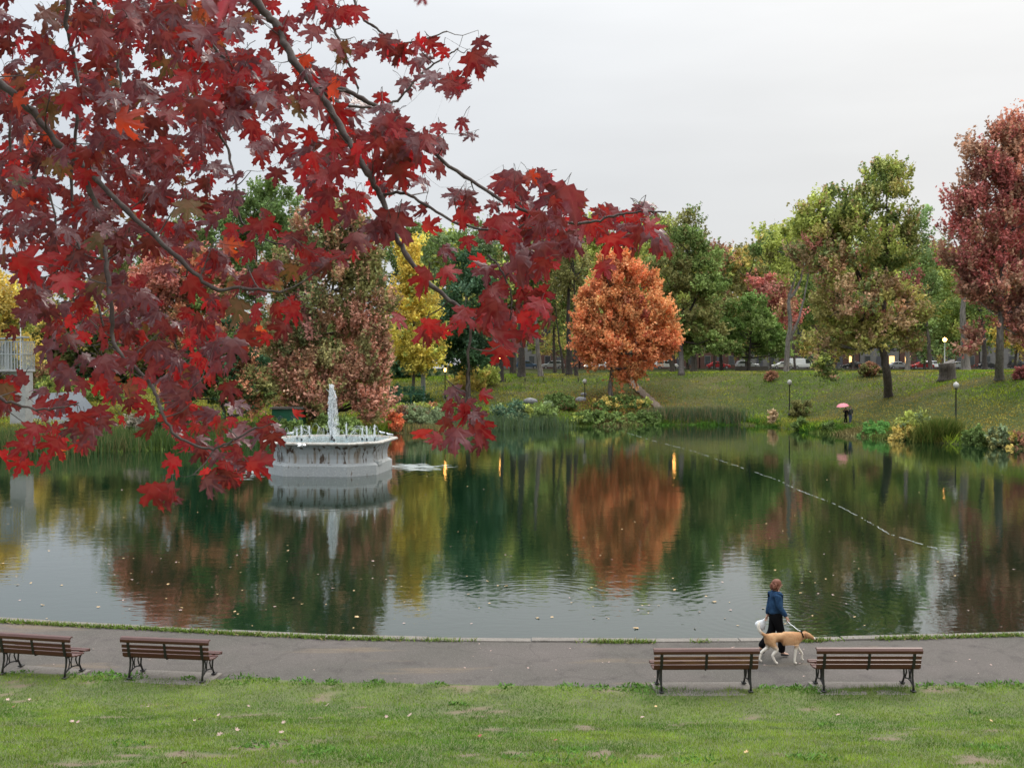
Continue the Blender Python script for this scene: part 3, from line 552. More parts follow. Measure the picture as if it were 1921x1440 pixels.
# smaller bare trunks among the park trees left of the orange tree
TR = 'dark bare trunks left of the orange tree'
for lb, pl, D, rt, bm, lob in [
 ('slim dark trunk leftmost of the row by the yellow bush', [(942, 722), (941, 660), (940, 560), (938, 500)], 140, .3, 'bark_dark', [(935, 540, 30, 45)]),
 ('thick dark trunk second from the yellow bush', [(978, 716), (978, 650), (975, 560), (985, 480)], 146, .62, 'bark_dark', [(985, 520, 45, 50)]),
 ('leaning grey brown trunk in the middle of the row', [(1015, 712), (1008, 650), (1004, 560), (1004, 500)], 146, .42, 'bark_grey', [(1005, 510, 40, 50)]),
 ('dark forked trunk near the silver car', [(1068, 708), (1067, 640), (1066, 560), (1072, 480)], 148, .5, 'bark_dark', [(1070, 500, 40, 60), (1030, 520, 30, 40)]),
 ('slender dark trunk just left of the orange tree', [(1081, 713), (1079, 660), (1077, 590), (1078, 520)], 146, .32, 'bark_dark', [(1080, 500, 30, 50)]),
 ('thin leaning trunk behind the forked one', [(1058, 704), (1054, 670), (1048, 630), (1040, 560)], 160, .26, 'bark_dark', [(1035, 540, 25, 40)]),
 ('dark trunk far back behind the leaning grey one', [(960, 706), (960, 650), (958, 590)], 160, .4, 'bark_dark', [(958, 560, 30, 40)]),
 ('brown trunk standing behind the lit lamp right of the orange tree', [(1262, 700), (1258, 660), (1252, 600), (1250, 540)], 160, .42, 'bark', [(1250, 540, 30, 40)]),
 ('stout brown trunk in front of the red car', [(1303, 698), (1302, 650), (1306, 600), (1308, 540)], 164, .55, 'bark', [(1308, 560, 35, 40)]),
 ('dark leaning trunk right of the red car', [(1354, 700), (1352, 670), (1344, 630), (1340, 560)], 158, .33, 'bark_dark', [(1345, 590, 40, 40)]),
 ('grey trunk beside the red car right of the big maple trunk', [(1703, 688), (1702, 640), (1702, 580), (1706, 520)], 160, .42, 'bark_grey', [(1710, 560, 30, 50)]),
 ('brown trunk in front of the white car right of the big maple', [(1746, 690), (1742, 640), (1738, 590), (1745, 530)], 162, .35, 'bark', [(1745, 560, 30, 50)]),
 ('dark trunk behind the dark red maple trunk', [(1848, 686), (1846, 640), (1840, 590), (1836, 540)], 150, .4, 'bark_dark', [(1840, 570, 30, 40)])]:
    tree('park_tree', lb, pl[0][0], D, lob, [(OL, 1, 1), (GR, 1, 1), (YG, .6, .8)] if pl[0][0] < 1700 else [(PR, 1, 1), (GR, 1, 1), (LG, 1, 1)], trunk=[pl], rtr=rt, dens=.8, size=.22, csize=1.4, barkm=bm, group=TR if pl[0][0] < 1100 else BK, limbs=10, nlf=9, nsh=12)
# stump
st = hit(1777, 713, 90); root = empty('tree_stump', st); tag(root, 'thick broken tree stump on the crest between two lamps', 'stump')
MB().tube([(0, 0, -.3), (0, 0, .1), (.02, 0, .5), (0, 0, 1.2), (-.05, 0, 1.9)], [1.25, 1.0, .9, .88, .95], 14).build('stump_trunk', MAT['bark'], root, True)
MB().tube([(0, 0, 1.88), (-.05, 0, 1.97)], [.9, .75], 14).build('cut_top', MAT['bark_grey'], root)
# --- shrubs
def shrub(label, px, py, w, h, pal, D=None, size=.13, cs=.55, dens=1.3, name='shrub', up=.6, group=None, cat='shrub', droop=0):
    b = hit(px, py, 70) if D is None else put(px, D); k = F/b.y; Wm, Hm = w/k, h/k
    root = empty(name, b); tag(root, label, cat, group)
    if Hm < 1.9 or Wm < 1.9: cs = .34
    M = int(max(10, dens*Wm*Hm*2.2/cs**1.3)); q = rs(M)*rng.random((M, 1))**.45
    C = q*[Wm/2, Wm/2.4, Hm*.55]+[0, 0, Hm*.42]; C[:, 2] = np.abs(C[:, 2])*.9+.1
    for i in range(M): C[i, 2] += gz(b.x+C[i, 0], b.y+C[i, 1])-b.z
    col = pick(pal, np.clip(C[:, 2]/Hm, 0, 1), M, C+np.array(b))
    V, Fq, Cc = leaf_cloud(C, cs*rng.uniform(.7, 1.2, M), col, 9, 9, size, up, np.array([0, 0, -Hm*.3]), .8, .2, droop)
    link('foliage', mesh_np('foliage', V, Fq, Cc), MAT['foliage'], root)
    s = MB()
    for i in rng.permutation(M)[:9]:
        c = Vector(C[i]); s.tube([(0, 0, -.1), (c.x*.4, c.y*.4, c.z*.5), tuple(c)], [.05, .035, .012], 5)
    s.build('stem', MAT['bark'], root)
    return root
SG = 'shrubs along the far bank'
GY_ = (.13, .17, .08)
for a_ in [
 ('round yellow green bush beside the first dark trunk', 880, 735, 75, 52, [(YG, 1, 1.4), (GD, 1, .8), (YE, .4, .6)], 134),
 ('golden twiggy bush right of the round yellow green bush', 915, 735, 50, 42, [(GD, 1, 1), (YG, 1, 1), (OL, .5, .5)], 137),
 ('dark evergreen shrub below the yellow tree', 765, 728, 90, 42, [(DG, 1, 1), (GR, .6, .6)], 120),
 ('yellow green shrub behind the green railing', 748, 745, 60, 24, [(YG, 1, 1), (GR, 1, 1)], 113),
 ('orange tinged shrub at the end of the green railing', 800, 750, 60, 26, [(CN, 1, 1), (YG, 1, 1), (GR, 1, 1)], 112),
 ('brown dried shrub on the bank right of the fountain', 775, 772, 70, 34, [(BR, 1, 1), ((.16, .11, .09), 1.5, 1.5)], 106),
 ('bright orange bush at the foot of the tall brown maple', 742, 780, 26, 40, [((.5, .13, .04), 1, 1), (RD, 1, 1)], 101),
 ('lush green shrub above the reeds right of the fountain', 860, 775, 80, 34, [(LG, 1, 1), (GR, 1, 1), (GY_, 1, 1)], 112),
 ('grey green willow shrub hanging over the water', 800, 802, 90, 40, [(GY_, 1, 1), (GR, 1, .6)], None),
 ('grey green reedy bush under the lowest hanging leaves', 960, 802, 70, 48, [(GY_, 2, 2), (BG, 1, .6), (OL, .5, .5)], None),
 ('yellow flowered bush at the waterline', 988, 800, 22, 44, [(YE, 1, 1.3), (YG, 1, 1)], None),
 ('pale green bush right of the yellow flowered bush', 1022, 800, 46, 46, [(GY_, 1, 1), (LG, .8, .8)], None),
 ('lush green shrub in the middle of the wild bank', 1050, 765, 60, 26, [(LG, 1, 1), (GR, 1, 1)], None),
 ('brown and green shrub left of the small lamp', 1062, 770, 40, 22, [(BR, 1, 1), (GR, 1, 1)], None),
 ('low leafy green shrub strip at the water below the orange tree', 1130, 796, 120, 22, [(LG, 1, 1), (GR, 1.5, 1), (YG, .6, .8)], None),
 ('green shrub at the water left of the long reed bed', 1210, 794, 60, 22, [(LG, 1, 1), (GR, 1, 1)], None),
 ('orange brown heap of leaves and weeds under the orange tree', 1165, 768, 110, 22, [(CN, 1.4, 1), (BR, 1, 1), (GR, .8, .8), (GD, .6, .6)], None),
 ('yellow green sprig beside the dirt track', 1213, 765, 10, 16, [(YE, 1, 1), (YG, 1, 1)], None),
 ('sparse brown weed clump on the crest below the white van', 1448, 714, 24, 18, [(BR, 1, 1), (OL, 1, 1)], None),
 ('olive bush right of the tall lamp on the bank', 1500, 780, 40, 30, [(OL, 1, 1), (GR, 1, 1)], None),
 ('tan grass clump at the waterline below the tall lamp', 1450, 798, 16, 26, [((.34, .24, .13), 1, 1)], None),
 ('small dark green clump at the water left of the umbrella couple', 1500, 806, 24, 20, [(GR, 1, 1), (DG, 1, 1)], None),
 ('low green clump at the water below the umbrella couple', 1556, 812, 26, 20, [(GR, 1, 1), (DG, 1, .6)], None),
 ('bright green low shrub right of the umbrella couple', 1640, 818, 70, 22, [((.09, .21, .04), 1, 1), (LG, 1, 1)], None),
 ('pale yellow green tall shrub left of the right hand lamp', 1715, 818, 60, 48, [(YG, 1, 1.4), (GY_, 1, 1), (GR, .6, .4)], None),
 ('straw yellow bush drooping to the water near the sedge clump', 1695, 826, 60, 26, [(GD, 1.4, 1.4), (YG, 1, 1)], None),
 ('green bush at the water right of the sedge clump', 1830, 836, 44, 34, [(GR, 1.2, 1), (LG, .6, .8)], None),
 ('olive grey bush at the water near the right edge', 1872, 838, 40, 34, [(OL, 1, 1), (GY_, 1, 1), (BR, .5, .4)], None),
 ('yellow brown bush at the right edge of the bank', 1915, 842, 44, 26, [(GD, 1, 1), (BR, .6, .6), (GR, 1, 1)], None),
 ('dense hedge like bush behind the black car on the crest', 1632, 706, 44, 24, [(GR, 1, .6), (BR, .3, 1), (OL, 1, 1)], None),
 ('red brown low bush at the right edge of the crest', 1915, 712, 26, 22, [(PR, 1, 1), (BR, 1, 1)], None),
 ('bright green shrub left of the steel tower', 110, 730, 80, 50, [(LG, 1, 1.3), (YG, .6, 1), (GR, 1, .5)], 116),
 ('brown leaved round bush behind the steel tower', 75, 715, 44, 60, [(BR, 1, 1), (OL, .7, .7)], 120),
 ('green shrub below the pink leaved tree', 190, 735, 90, 46, [(LG, 1, 1), (GR, 1, 1)], 114),
 ('bare twiggy grey shrub at the water right of the concrete tower', 250, 820, 70, 44, [((.15, .13, .10), 1, 1), (OL, .4, .4)], None),
 ('dense dark hedge in front of the green shed', 520, 815, 120, 26, [(GR, 1, 1), (LG, .4, .8)], None),
 ('lush arching shrub behind the fountain basin', 640, 815, 110, 36, [(LG, 1, 1), (GR, 1, 1), (YG, .3, .5)], None),
 ('dark hedge under the pink leaved tree', 340, 812, 150, 50, [(DG, 1, 1), (GR, 1, 1), (RD, .15, .3)], 88)]:
    shrub(*a_[:6], D=a_[6], group=SG)
# --- reeds
def reeds(label, spots, hgt, cols, cat='reeds', wd=.05, n=900, sp=.14, name='reed_bed'):
    Ps, Ls, Cs = [], [], []
    for px, py, w in spots:
        b = onz(px, py, 0); q = n; X = b.x+rng.normal(0, 1, q)*w/2.6; Y = b.y+.3+rng.normal(0, 1, q)*w/5
        Ps.append(np.c_[X, Y, np.minimum(ground_z(X, Y), .6)*0+np.maximum(ground_z(X, Y), -.15)]); Ls.append(hgt*rng.uniform(.5, 1.1, q))
        c = np.array(cols)[rng.integers(0, len(cols), q)]; Cs.append(c*rng.uniform(.6, 1.3, (q, 1)))
    P = np.concatenate(Ps); o = np.array([P[:, 0].mean(), P[:, 1].mean(), 0])
    V, Ft, Cc = blades(P-o, rdir(len(P), 1, sp), np.concatenate(Ls), np.full(len(P), wd), np.concatenate(Cs), .35)
    ob = link(name, mesh_np(name, V, Ft, Cc), MAT['blades']); ob.location = o; return tag(ob, label, cat, 'reed beds at the waterline')
RG = (.09, .15, .055); RT = (.30, .22, .12); RB = (.10, .15, .09)
reeds('long reed bed with straw coloured feet at the end of the dirt track', [(1245, 795, 3), (1275, 795, 3), (1305, 795, 3), (1335, 795, 3), (1365, 796, 2.5)], 1.75, [RG, RB, RG, RT], n=1500)
reeds('dark green sedge clump at the water in front of the right hand lamp', [(1757, 829, 2.2), (1770, 830, 2)], 2.0, [(.07, .12, .02), (.10, .15, .03), (.2, .2, .05)], n=1500, sp=.4, cat='sedge')
reeds('green reed bed at the left below the concrete tower', [(0, 850, 5), (60, 849, 5), (130, 846, 4), (190, 845, 4)], 1.9, [RG, (.08, .14, .04), (.2, .19, .08)], n=1600)
reeds('green reed bed under the hanging branch left of the fountain', [(250, 843, 4), (310, 841, 4), (370, 838, 4), (430, 833, 4), (480, 829, 4)], 1.5, [RG, (.07, .13, .035), GR], n=1300)
reeds('golden grasses at the waterline right of the fountain', [(780, 811, 3), (810, 811, 3), (840, 810, 3)], 1.1, [RT, (.38, .3, .1), RG], n=1000)
reeds('grey green reeds right of the golden grasses', [(870, 808, 4), (910, 806, 4), (950, 804, 4), (1010, 802, 4)], 1.7, [RB, GY_, RG], n=1100)
# fallen orange leaves under orange tree
b = hit(1150, 760, 90); n_ = 9000; X = b.x+rng.normal(0, 4.2, n_); Y = b.y+rng.normal(0, 4, n_)
P = np.c_[X, Y, ground_z(X, Y)+.06+.15*rng.random(n_)]; C = np.array([OG, CN, BR, GD])[rng.integers(0, 4, n_)]*rng.uniform(.6, 1.1, (n_, 1))
u = rs(n_)*[1, 1, .3]; v = rs(n_)*[1, 1, .3]; V = np.stack([P-u*.1, P+v*.08, P+u*.1, P-v*.08], 1).reshape(-1, 3)
tag(link('leaf_litter', mesh_np('leaf_litter', V, np.arange(4*n_).reshape(-1, 4), np.repeat(C, 4, 0)), MAT['foliage']), 'fallen orange and brown leaves under the orange tree', 'fallen leaves', kind='stuff')
# tracks
mat('dirt', (.11, .08, .058), .95, (2, (.15, .115, .085), .4, .7), (12, .05))
def track(name, pts, w, mt, dz=.05):
    P3 = []
    for px, py in pts: P3.append(hit(px, py, 70))
    V = []; Fq = []; pts2 = []
    for i in range(len(P3)-1):
        for j in range(8): pts2.append(P3[i].lerp(P3[i+1], j/8))
    pts2.append(P3[-1]); n = len(pts2)
    for i, p in enumerate(pts2):
        d = (pts2[min(i+1, n-1)]-pts2[max(i-1, 0)]); nn = Vector((d.y, -d.x, 0)).normalized()
        for s in np.linspace(-.5, .5, 7):
            q = p+nn*w*s*(1+.15*math.sin(i*1.7)); V.append((q.x, q.y, gz(q.x, q.y)+dz-(.06 if abs(s) > .45 else 0)))
    for i in range(n-1):
        for s in range(6): a = i*7+s; Fq.append((a, a+1, a+8, a+7))
    o = link(name, mesh_np(name, V, Fq), MAT[mt], smooth=True); o['kind'] = 'structure'; return o
track('track', [(1178, 712), (1188, 722), (1202, 736), (1220, 752), (1240, 770)], 1.1, 'dirt', .22)

# far wood closing the view behind the park
def wood(label, rows, pal, D, n, size=.5):
    x0, x1, y0, y1 = rows; k = F/D; px = x0+(x1-x0)*rng.random(n); tt = rng.random(n)
    top = y0+(y1-y0)*.55*fbm(px, px*0, 70, 61); py = top+(y1-top)*tt
    a_ = (px-960.5)/F; Dd = D+rng.uniform(-6, 10, n); C = np.c_[a_*Dd, Dd, EYE-(py-691)/F*Dd]
    C[:, 2] = np.maximum(C[:, 2], ground_z(C[:, 0], C[:, 1])+.5)
    col = pick(pal, 1-tt, n, C); V, Fq, Cc = leaf_cloud(C, rng.uniform(1.6, 2.8, n), col, 9, 8, size, .8, None, .3, .2)
    tag(link('far_wood', mesh_np('far_wood', V, Fq, Cc), MAT['foliage']), label, 'wood', kind='stuff')
wood('mass of green and olive foliage closing the view behind the left hand trees', (-220, 790, 560, 735), [(GR, 1, 1), (OL, 1, 1), (DG, 1, .5), (YG, .3, .6)], 158, 1500)
wood('mass of yellowing foliage beyond the street behind the right hand trees', (760, 2150, 405, 640), [(GR, .6, .4), (OL, 1, 1), (YG, 1.3, 1.8), (GD, .8, 1.3), (LG, 1, 1)], 236, 2300, .6)
wood('band of yellow green foliage hanging in front of the street houses', (790, 1980, 530, 662), [(YG, 1.4, 1.6), (OL, .8, .8), (LG, 1, 1), (GD, 1, 1)], 186, 620, .35)
# ------------------------------------------------------------------ street
def sheet(name, x0, x1, y0, y1, z, mt):
    o = MB().add([(x0, y0, z), (x1, y0, z), (x1, y1, z), (x0, y1, z)], [(0, 1, 2, 3)]).build(name, MAT[mt]); o['kind'] = 'structure'; return o
mat('street', (.16, .16, .165), .85, (1, (.12, .12, .12), .4, .7)); mat('pavement', (.30, .29, .28), .9, (2, (.24, .23, .22), .4, .7))
sheet('street', -160, 160, 196.5, 210, 6.29, 'street')
for nm, y0 in (('pavement', 193.4), ('pavement', 210)):
    o = MB().box((0, y0+1.5, 6.2), (320, 3, .46)).build(nm, MAT['pavement']); o['kind'] = 'structure'
# park path on the crest
mat('car_white', (.82, .83, .83), .25); mat('car_silver', (.42, .44, .46), .28, metal=.5); mat('car_red', (.40, .02, .025), .25); mat('car_black', (.015, .016, .018), .2); mat('car_blue', (.05, .09, .16), .25)
def car(kind, paint, px, label, D=200., lights=False, flip=1):
    L_ = 4.5; H_ = 1.48 if kind == 'sedan' else (1.7 if kind == 'suv' else 2.1)
    a_, _ = ray(px, 690); root = empty('parked_car' if kind != 'van' else 'parked_van', (a_*D, D, 6.3)); tag(root, label, 'van' if kind == 'van' else 'car', 'vehicles on the street behind the park')
    if kind == 'sedan':
        body = [(-2.25, .35), (-2.28, .72), (-2.1, .92), (-1.5, .98), (.85, .98), (1.9, .84), (2.22, .66), (2.25, .35)]
        cab = [(-1.75, .98), (-1.15, 1.38), (-.5, 1.48), (.2, 1.44), (1.05, .98)]
    elif kind == 'suv':
        body = [(-2.25, .4), (-2.3, .9), (-2.2, 1.05), (.95, 1.05), (2.05, .95), (2.25, .7), (2.25, .4)]
        cab = [(-2.15, 1.05), (-1.85, 1.6), (-1.3, 1.7), (.2, 1.66), (1.1, 1.05)]
    else:
        body = [(-2.6, .4), (-2.6, 1.1), (1.6, 1.1), (2.3, .95), (2.5, .7), (2.5, .4)]
        cab = [(-2.6, 1.1), (-2.55, 2.05), (-2.4, 2.12), (.6, 2.12), (1.6, 1.1)]
    body = [(x*flip, z) for x, z in body]; cab = [(x*flip, z) for x, z in cab]
    bo = MB().extrude(body, -.9, .9).build('body', MAT[paint], root, bevel=.09)
    cb = MB(); n = len(cab); vs = []
    for y, s in ((-.86, 1), (-.68, 0), (.68, 0), (.86, 1)): pass
    vs = [(x, -.86 if z < 1.12 else -.70, z) for x, z in cab]+[(x, .86 if z < 1.12 else .70, z) for x, z in cab]
    cb.add(vs, [tuple(range(n)), tuple(range(2*n-1, n-1, -1))]+[(k, k+n, (k+1) % n+n, (k+1) % n) for k in range(n)]).build('roof', MAT[paint], root, bevel=.04)
    zt = H_-.1; cxs = [x for x, z in cab]; x0, x1 = min(cxs), max(cxs); zb = cab[0][1]
    def win(xa, xb):
        for sy in (-1, 1):
            w = MB()
            def P(x, t): return (x, sy*(.875-.155*t+.0), zb+.05+(zt-zb-.05)*t)
            lo_, hi_ = xa, xb; ins = .28 if kind != 'van' else .1
            tl = lo_+(.42*(lo_-x0 < .3)); tr = hi_-(.55*(x1-hi_ < .3))
            w.add([P(lo_, 0), P(hi_, 0), P(tr, .92), P(tl, .92)], [(0, 1, 2, 3)])
            w.build('side_window', MAT['glass'], root)
    mid = (x0+x1)/2
    if kind == 'van': win(x1-1.25 if flip > 0 else x0+.15, x1-.15 if flip > 0 else x0+1.25)
    else: win(x0+.2, mid-.06); win(mid+.06, x1-.2)
    for x in (-1.4, 1.4):
        for y in (-.86, .86):
            ty = MB().tube([(x*1.0, y-.1, .32), (x, y+.1, .32)], .33, 16).build('wheel', MAT['tyre'], root)
            MB().tube([(x, y-.12, .32), (x, y+.12, .32)], .2, 12).build('rim', MAT['rim'], ty)
    fx = (2.22 if kind != 'van' else 2.45)*flip
    for y in (-.65, .65):
        MB().box((fx, y, .68), (.12, .34, .16)).build('headlight', MAT['head_light' if lights else 'lamp_glass'], root)
        MB().box((-fx, y, .75), (.12, .3, .2)).build('tail_light', MAT['tail_light'], root)
    for x in (-fx*1.01, fx*1.01): MB().box((x, 0, .42), (.1, 1.7, .18)).build('bumper', MAT['iron'], root)
    return root
for a_ in [('suv', 'car_silver', 1037, 'silver estate car seen between the trunks left of the orange tree', 200, False, -1), ('suv', 'car_white', 1118, 'white car with headlights on beside the orange tree', 207, True, -1),
 ('suv', 'car_white', 1250, 'white off road car behind the orange tree right side', 200, False, 1), ('suv', 'car_blue', 990, 'dark blue car partly hidden between the two left trunks', 200, False, 1), ('suv', 'car_blue', 1180, 'dark blue car hidden under the orange crown', 200, False, 1),
 ('sedan', 'car_red', 1348, 'dark red car left of the dark leaning trunk', 200, False, 1), ('suv', 'car_silver', 1402, 'silver car behind the low spreading green tree', 200, False, 1),
 ('sedan', 'car_white', 1468, 'white sedan behind the grey forked trunk', 198, False, -1), ('van', 'car_white', 1506, 'white delivery van right of the grey forked trunk', 203, False, 1),
 ('sedan', 'car_black', 1600, 'black sedan left of the leaning maple trunk', 199, False, -1), ('sedan', 'car_silver', 1686, 'grey sedan just right of the leaning maple trunk', 201, False, 1),
 ('sedan', 'car_red', 1728, 'bright red sedan between two trunks', 199, False, -1), ('suv', 'car_white', 1752, 'white car half hidden behind the bright red sedan', 206, False, 1),
 ('sedan', 'car_silver', 1791, 'silver sedan right of the tree stump', 199, False, -1), ('sedan', 'car_black', 1852, 'black car between the grey trunks at the right', 201, False, 1), ('suv', 'car_black', 1915, 'black car at the right edge of the photo', 200, False, 1)]:
    car(a_[0], a_[1], a_[2], a_[3], a_[4], a_[5], a_[6])
# row houses
mat('brick', (.075, .034, .027), .9, [(.8, (.10, .05, .038), .4, .7), (25, (.10, .045, .035), .5, .7)]); mat('greystone', (.13, .125, .12), .9, (1.5, (.17, .165, .16), .4, .7)); mat('roofing', (.06, .06, .07), .8); mat('lit_window', (.9, .6, .3), .5, emis=(1, .5, .15), est=2.2)
HL = ['dark red brick house', 'grey stone house', 'brown brick house', 'red brick house with pale bay', 'tall grey stone house', 'dark brick house']
wh = ['left of the first dark trunks', 'behind the thick dark trunk', 'behind the silver estate car', 'behind the white car with headlights', 'behind the orange crown', 'behind the white off road car', 'behind the dark red car', 'behind the low green tree', 'behind the white van', 'behind the black sedan', 'behind the leaning maple trunk', 'behind the bright red sedan', 'behind the silver sedan', 'behind the grey trunks at the right', 'at the right edge of the street']
random.seed(12)
for i in range(15):
    px = 900+i*75; a_, _ = ray(px, 690); x = a_*219; kind = i % 2; w_ = 8.4; h_ = random.uniform(9.0, 11.5)
    root = empty('row_house', (x, 219, 6.3)); tag(root, f'{HL[i % 6]} {wh[i]} across the street', 'house', 'houses across the street')
    wallm = MAT['brick' if HL[i % 6].find('brick') >= 0 else 'greystone']
    MB().box((0, 4, h_/2), (w_, 8, h_)).build('wall', wallm, root)
    MB().box((0, 3.9, h_+.2), (w_+.2, 8.4, .4)).box((0, -.25, h_-.2), (w_-.1, .5, .35)).build('roof', MAT['roofing'], root)
    for fl in range(3):
        for c in range(3):
            if fl == 0 and c == 1: continue
            wx_, wz_ = (c-1)*2.6, 1.9+fl*3.1
            lit = (i, fl, c) in [(10, 0, 2), (9, 0, 2), (11, 0, 0)]
            wn = MB().box((wx_, -.03, wz_), (1.35, .12, 2.0)).build('window', MAT['greystone'], root)
            MB().box((wx_, -.1, wz_), (1.1, .06, 1.75)).build('pane', MAT['lit_window' if lit else 'glass'], wn)
    dr = MB().box((0, -.05, 1.5), (1.3, .12, 2.5)).build('door', MAT['roofing'], root)
    MB().box((0, -1.0, .3), (1.8, 2, .6)).build('steps', MAT['greystone'], root)
# ------------------------------------------------------------------ lamps
def lamp(base, h, label, lit=False, r=.2, group='park lamps with globe heads', pole='iron'):
    root = empty('park_lamp', base); tag(root, label, 'lamp', group)
    MB().lathe([(.17, -.2), (.17, .25), (.12, .32), (.1, .7), (.075, .8), (.055, h-.5), (.09, h-.45), (.11, h-.36)], n=12).build('pole', MAT[pole], root, True)
    MB().lathe([(.1, h-.38), (r*.75, h-.3), (r, h-.12), (r*.95, h+.0), (r*.6, h+.14), (.05, h+.2), (.02, h+.26)], n=14).build('globe', MAT['lamp_lit' if lit else 'lamp_glass'], root, True)
    MB().lathe([(.12, h-.42), (.15, h-.38), (.12, h-.34)], n=12).build('collar', MAT[pole], root, True)
b1 = hit(1481, 781, 80); lamp(b1, (781-716)/(F/b1.y), 'black lamp post with white globe left of the umbrella couple', r=.27)
b1 = hit(1793, 801, 80); lamp(b1, (801-721)/(F/b1.y), 'black lamp post with white globe nearest the right edge', r=.27)
b1 = hit(1097, 752, 80); lamp(b1, (752-714)/(F/b1.y), 'short black lamp post with white globe left of the orange tree trunk', r=.3)
for px, py, D, lb in [(1772, 636, 149, 'lit orange street lamp standing above the tree stump'), (1265, 655, 170, 'lit orange street lamp at the right of the orange tree'), (938, 668, 156, 'lit orange street lamp beside the first dark trunk'), (835, 692, 128, 'small lit lamp on a stone post left of the yellow green bush')]:
    b = put(px, D); z = at(px, py, D).z; lamp(b, max(1.5, z-b.z), lb, True, r=.3 if D > 140 else .16, group='lit lamps in the park', pole='white_paint' if D == 149 else 'iron')
for px, lb in ((794, 'pale stone gate post left of the small lit lamp'),):
    b = put(px, 124); z = at(px, 698, 124).z; r_ = empty('gate_post', b); tag(r_, lb, 'post'); MB().box((0, 0, (z-b.z)/2), (.5, .5, z-b.z)).build('shaft', MAT['concrete'], r_, bevel=.03); MB().box((0, 0, z-b.z+.06), (.64, .64, .12)).build('cap', MAT['concrete'], r_, bevel=.03)
# green railing
mat('green_paint', (.015, .11, .07), .5, (3, (.03, .09, .06), .4, .7))
b = put(752, 110); e_ = put(785, 110); zf = at(752, 733, 110).z; root = empty('green_railing', (b.x-1.6, b.y, zf-.6)); tag(root, 'low dark green metal railing on the bank below the yellow tree', 'fence')
q = MB(); q.box((2, 0, 1.05), (4.2, .06, .07)).box((2, 0, .25), (4.2, .06, .07)); q.build('rail', MAT['green_paint'], root)
q = MB(); [q.box((i*.13, 0, .6), (.03, .03, .95)) for i in range(33)]; q.build('bars', MAT['green_paint'], root)
for x in (-.1, 1.4, 2.7, 4.1): MB().box((x, 0, .2), (.09, .09, 2.0)).build('post', MAT['green_paint'], root)
# rocks
for px, py, s, lb in [(1090, 752, .75, 'pale boulder at the foot of the short lamp left of the orange tree'), (995, 756, .9, 'flat grey boulder in the wild bank'), (1095, 742, .45, 'small grey rock above the pale boulder')]:
    b = hit(px, py, 80); random.seed(px); o = MB().ball((0, 0, .2*s), (s, s*.7, s*.55), 9, 6, .13).build('boulder', MAT['stone'], None, True, loc=b); tag(o, lb, 'rock')
# iron benches far at crest, with seated silhouette: picnic wall
b = put(1410, 160); o = MB().box((0, 0, .45), (5.2, .5, .9)).build('low_wall', MAT['concrete_brown'], loc=b, bevel=.03); tag(o, 'low pinkish stone wall on the crest in front of the silver car', 'wall')
# low posts along park path
for i, px in enumerate([948, 985, 1020, 1055, 1085, 1120, 1150]):
    b = hit(px, 716+(i % 2), 90); r_ = MB().lathe([(.06, -.1), (.06, .55), (.03, .6)], n=8).build('path_post', MAT['iron'], loc=b); tag(r_, 'short dark post on the grass beside the crest path', 'post', 'short dark posts beside the crest path')
# ------------------------------------------------------------------ left: concrete tower, terrace, shed
T = put(40, 92); T.z = .0; root = empty('concrete_tower', T); tag(root, 'grey concrete tower with a steel railed platform and mast at the left edge', 'tower')
k = F/92; zt = at(38, 697, 92).z; w_ = 29/k
MB().box((0, 0, zt/2-.5), (w_, w_*1.1, zt+1)).build('shaft', MAT['concrete'], root, bevel=.04)
MB().box((-.35, 0, zt+.1), (w_+.8, w_+.9, .2)).box((-.35, 0, zt-.12), (w_+.5, w_+.3, .2)).build('platform', MAT['concrete'], root, bevel=.02)
hr = 52/k; mat('galv', (.42, .45, .47), .45, metal=.4); q = MB(); Wp = w_/2+.32; Dp = w_/2+.4
for i in range(9):
    t_ = -Wp-.35+i*(2*Wp)/8
    for y in (-Dp, Dp): q.box((t_, y, zt+.2+hr/2), (.055, .055, hr))
for i in range(1, 8):
    for x in (-Wp-.35, Wp-.35): q.box((x, -Dp+i*2*Dp/8, zt+.2+hr/2), (.055, .055, hr))
q.build('bars', MAT['galv'], root)
q = MB()
for z in (hr, hr*.55):
    for y in (-Dp, Dp): q.box((-.35, y, zt+.2+z), (2*Wp+.1, .07, .07))
    for x in (-Wp-.35, Wp-.35): q.box((x, 0, zt+.2+z), (.07, 2*Dp-.1, .07))
q.build('rail', MAT['galv'], root)
MB().box((-.8, .3, zt+hr+.55), (2.2, 1.3, .12), ry=-.08).box((-1.5, .3, zt+hr*.6), (.1, .1, hr*1.2)).box((0, .3, zt+hr*.6), (.1, .1, hr*1.2)).build('canopy', MAT['galv'], root)
MB().tube([(.05, -.2, zt), (.05, -.2, at(38, 562, 92).z)], .05, 8).build('mast', MAT['white_paint'], root)
tq = put(110, 108); z0 = at(110, 790, 100).z
o = MB().add([tuple(at(-60, 745, 112)), tuple(at(150, 734, 112)), tuple(at(205, 800, 90)), tuple(at(-60, 812, 90))]+[tuple(at(x, y+60, d)) for x, y, d in ((-60, 745, 112), (150, 734, 112), (205, 800, 90), (-60, 812, 90))], [(0, 1, 2, 3), (7, 6, 5, 4), (0, 4, 5, 1), (1, 5, 6, 2), (2, 6, 7, 3), (3, 7, 4, 0)])
mat('terrace', (.075, .085, .095), .85, [(.5, (.08, .092, .105), .4, .7), (6, (.12, .13, .14), .5, .7)])
tag(o.build('stage_terrace', MAT['terrace']), 'blue grey sloping concrete terrace behind the tower at the left', 'terrace')
b = put(538, 97); zt = at(538, 765, 97).z; root = empty('green_shed', (b.x, 97, b.z-.1)); tag(root, 'low dark green shed with faded scrawls behind the fountain', 'shed'); h_ = zt-b.z
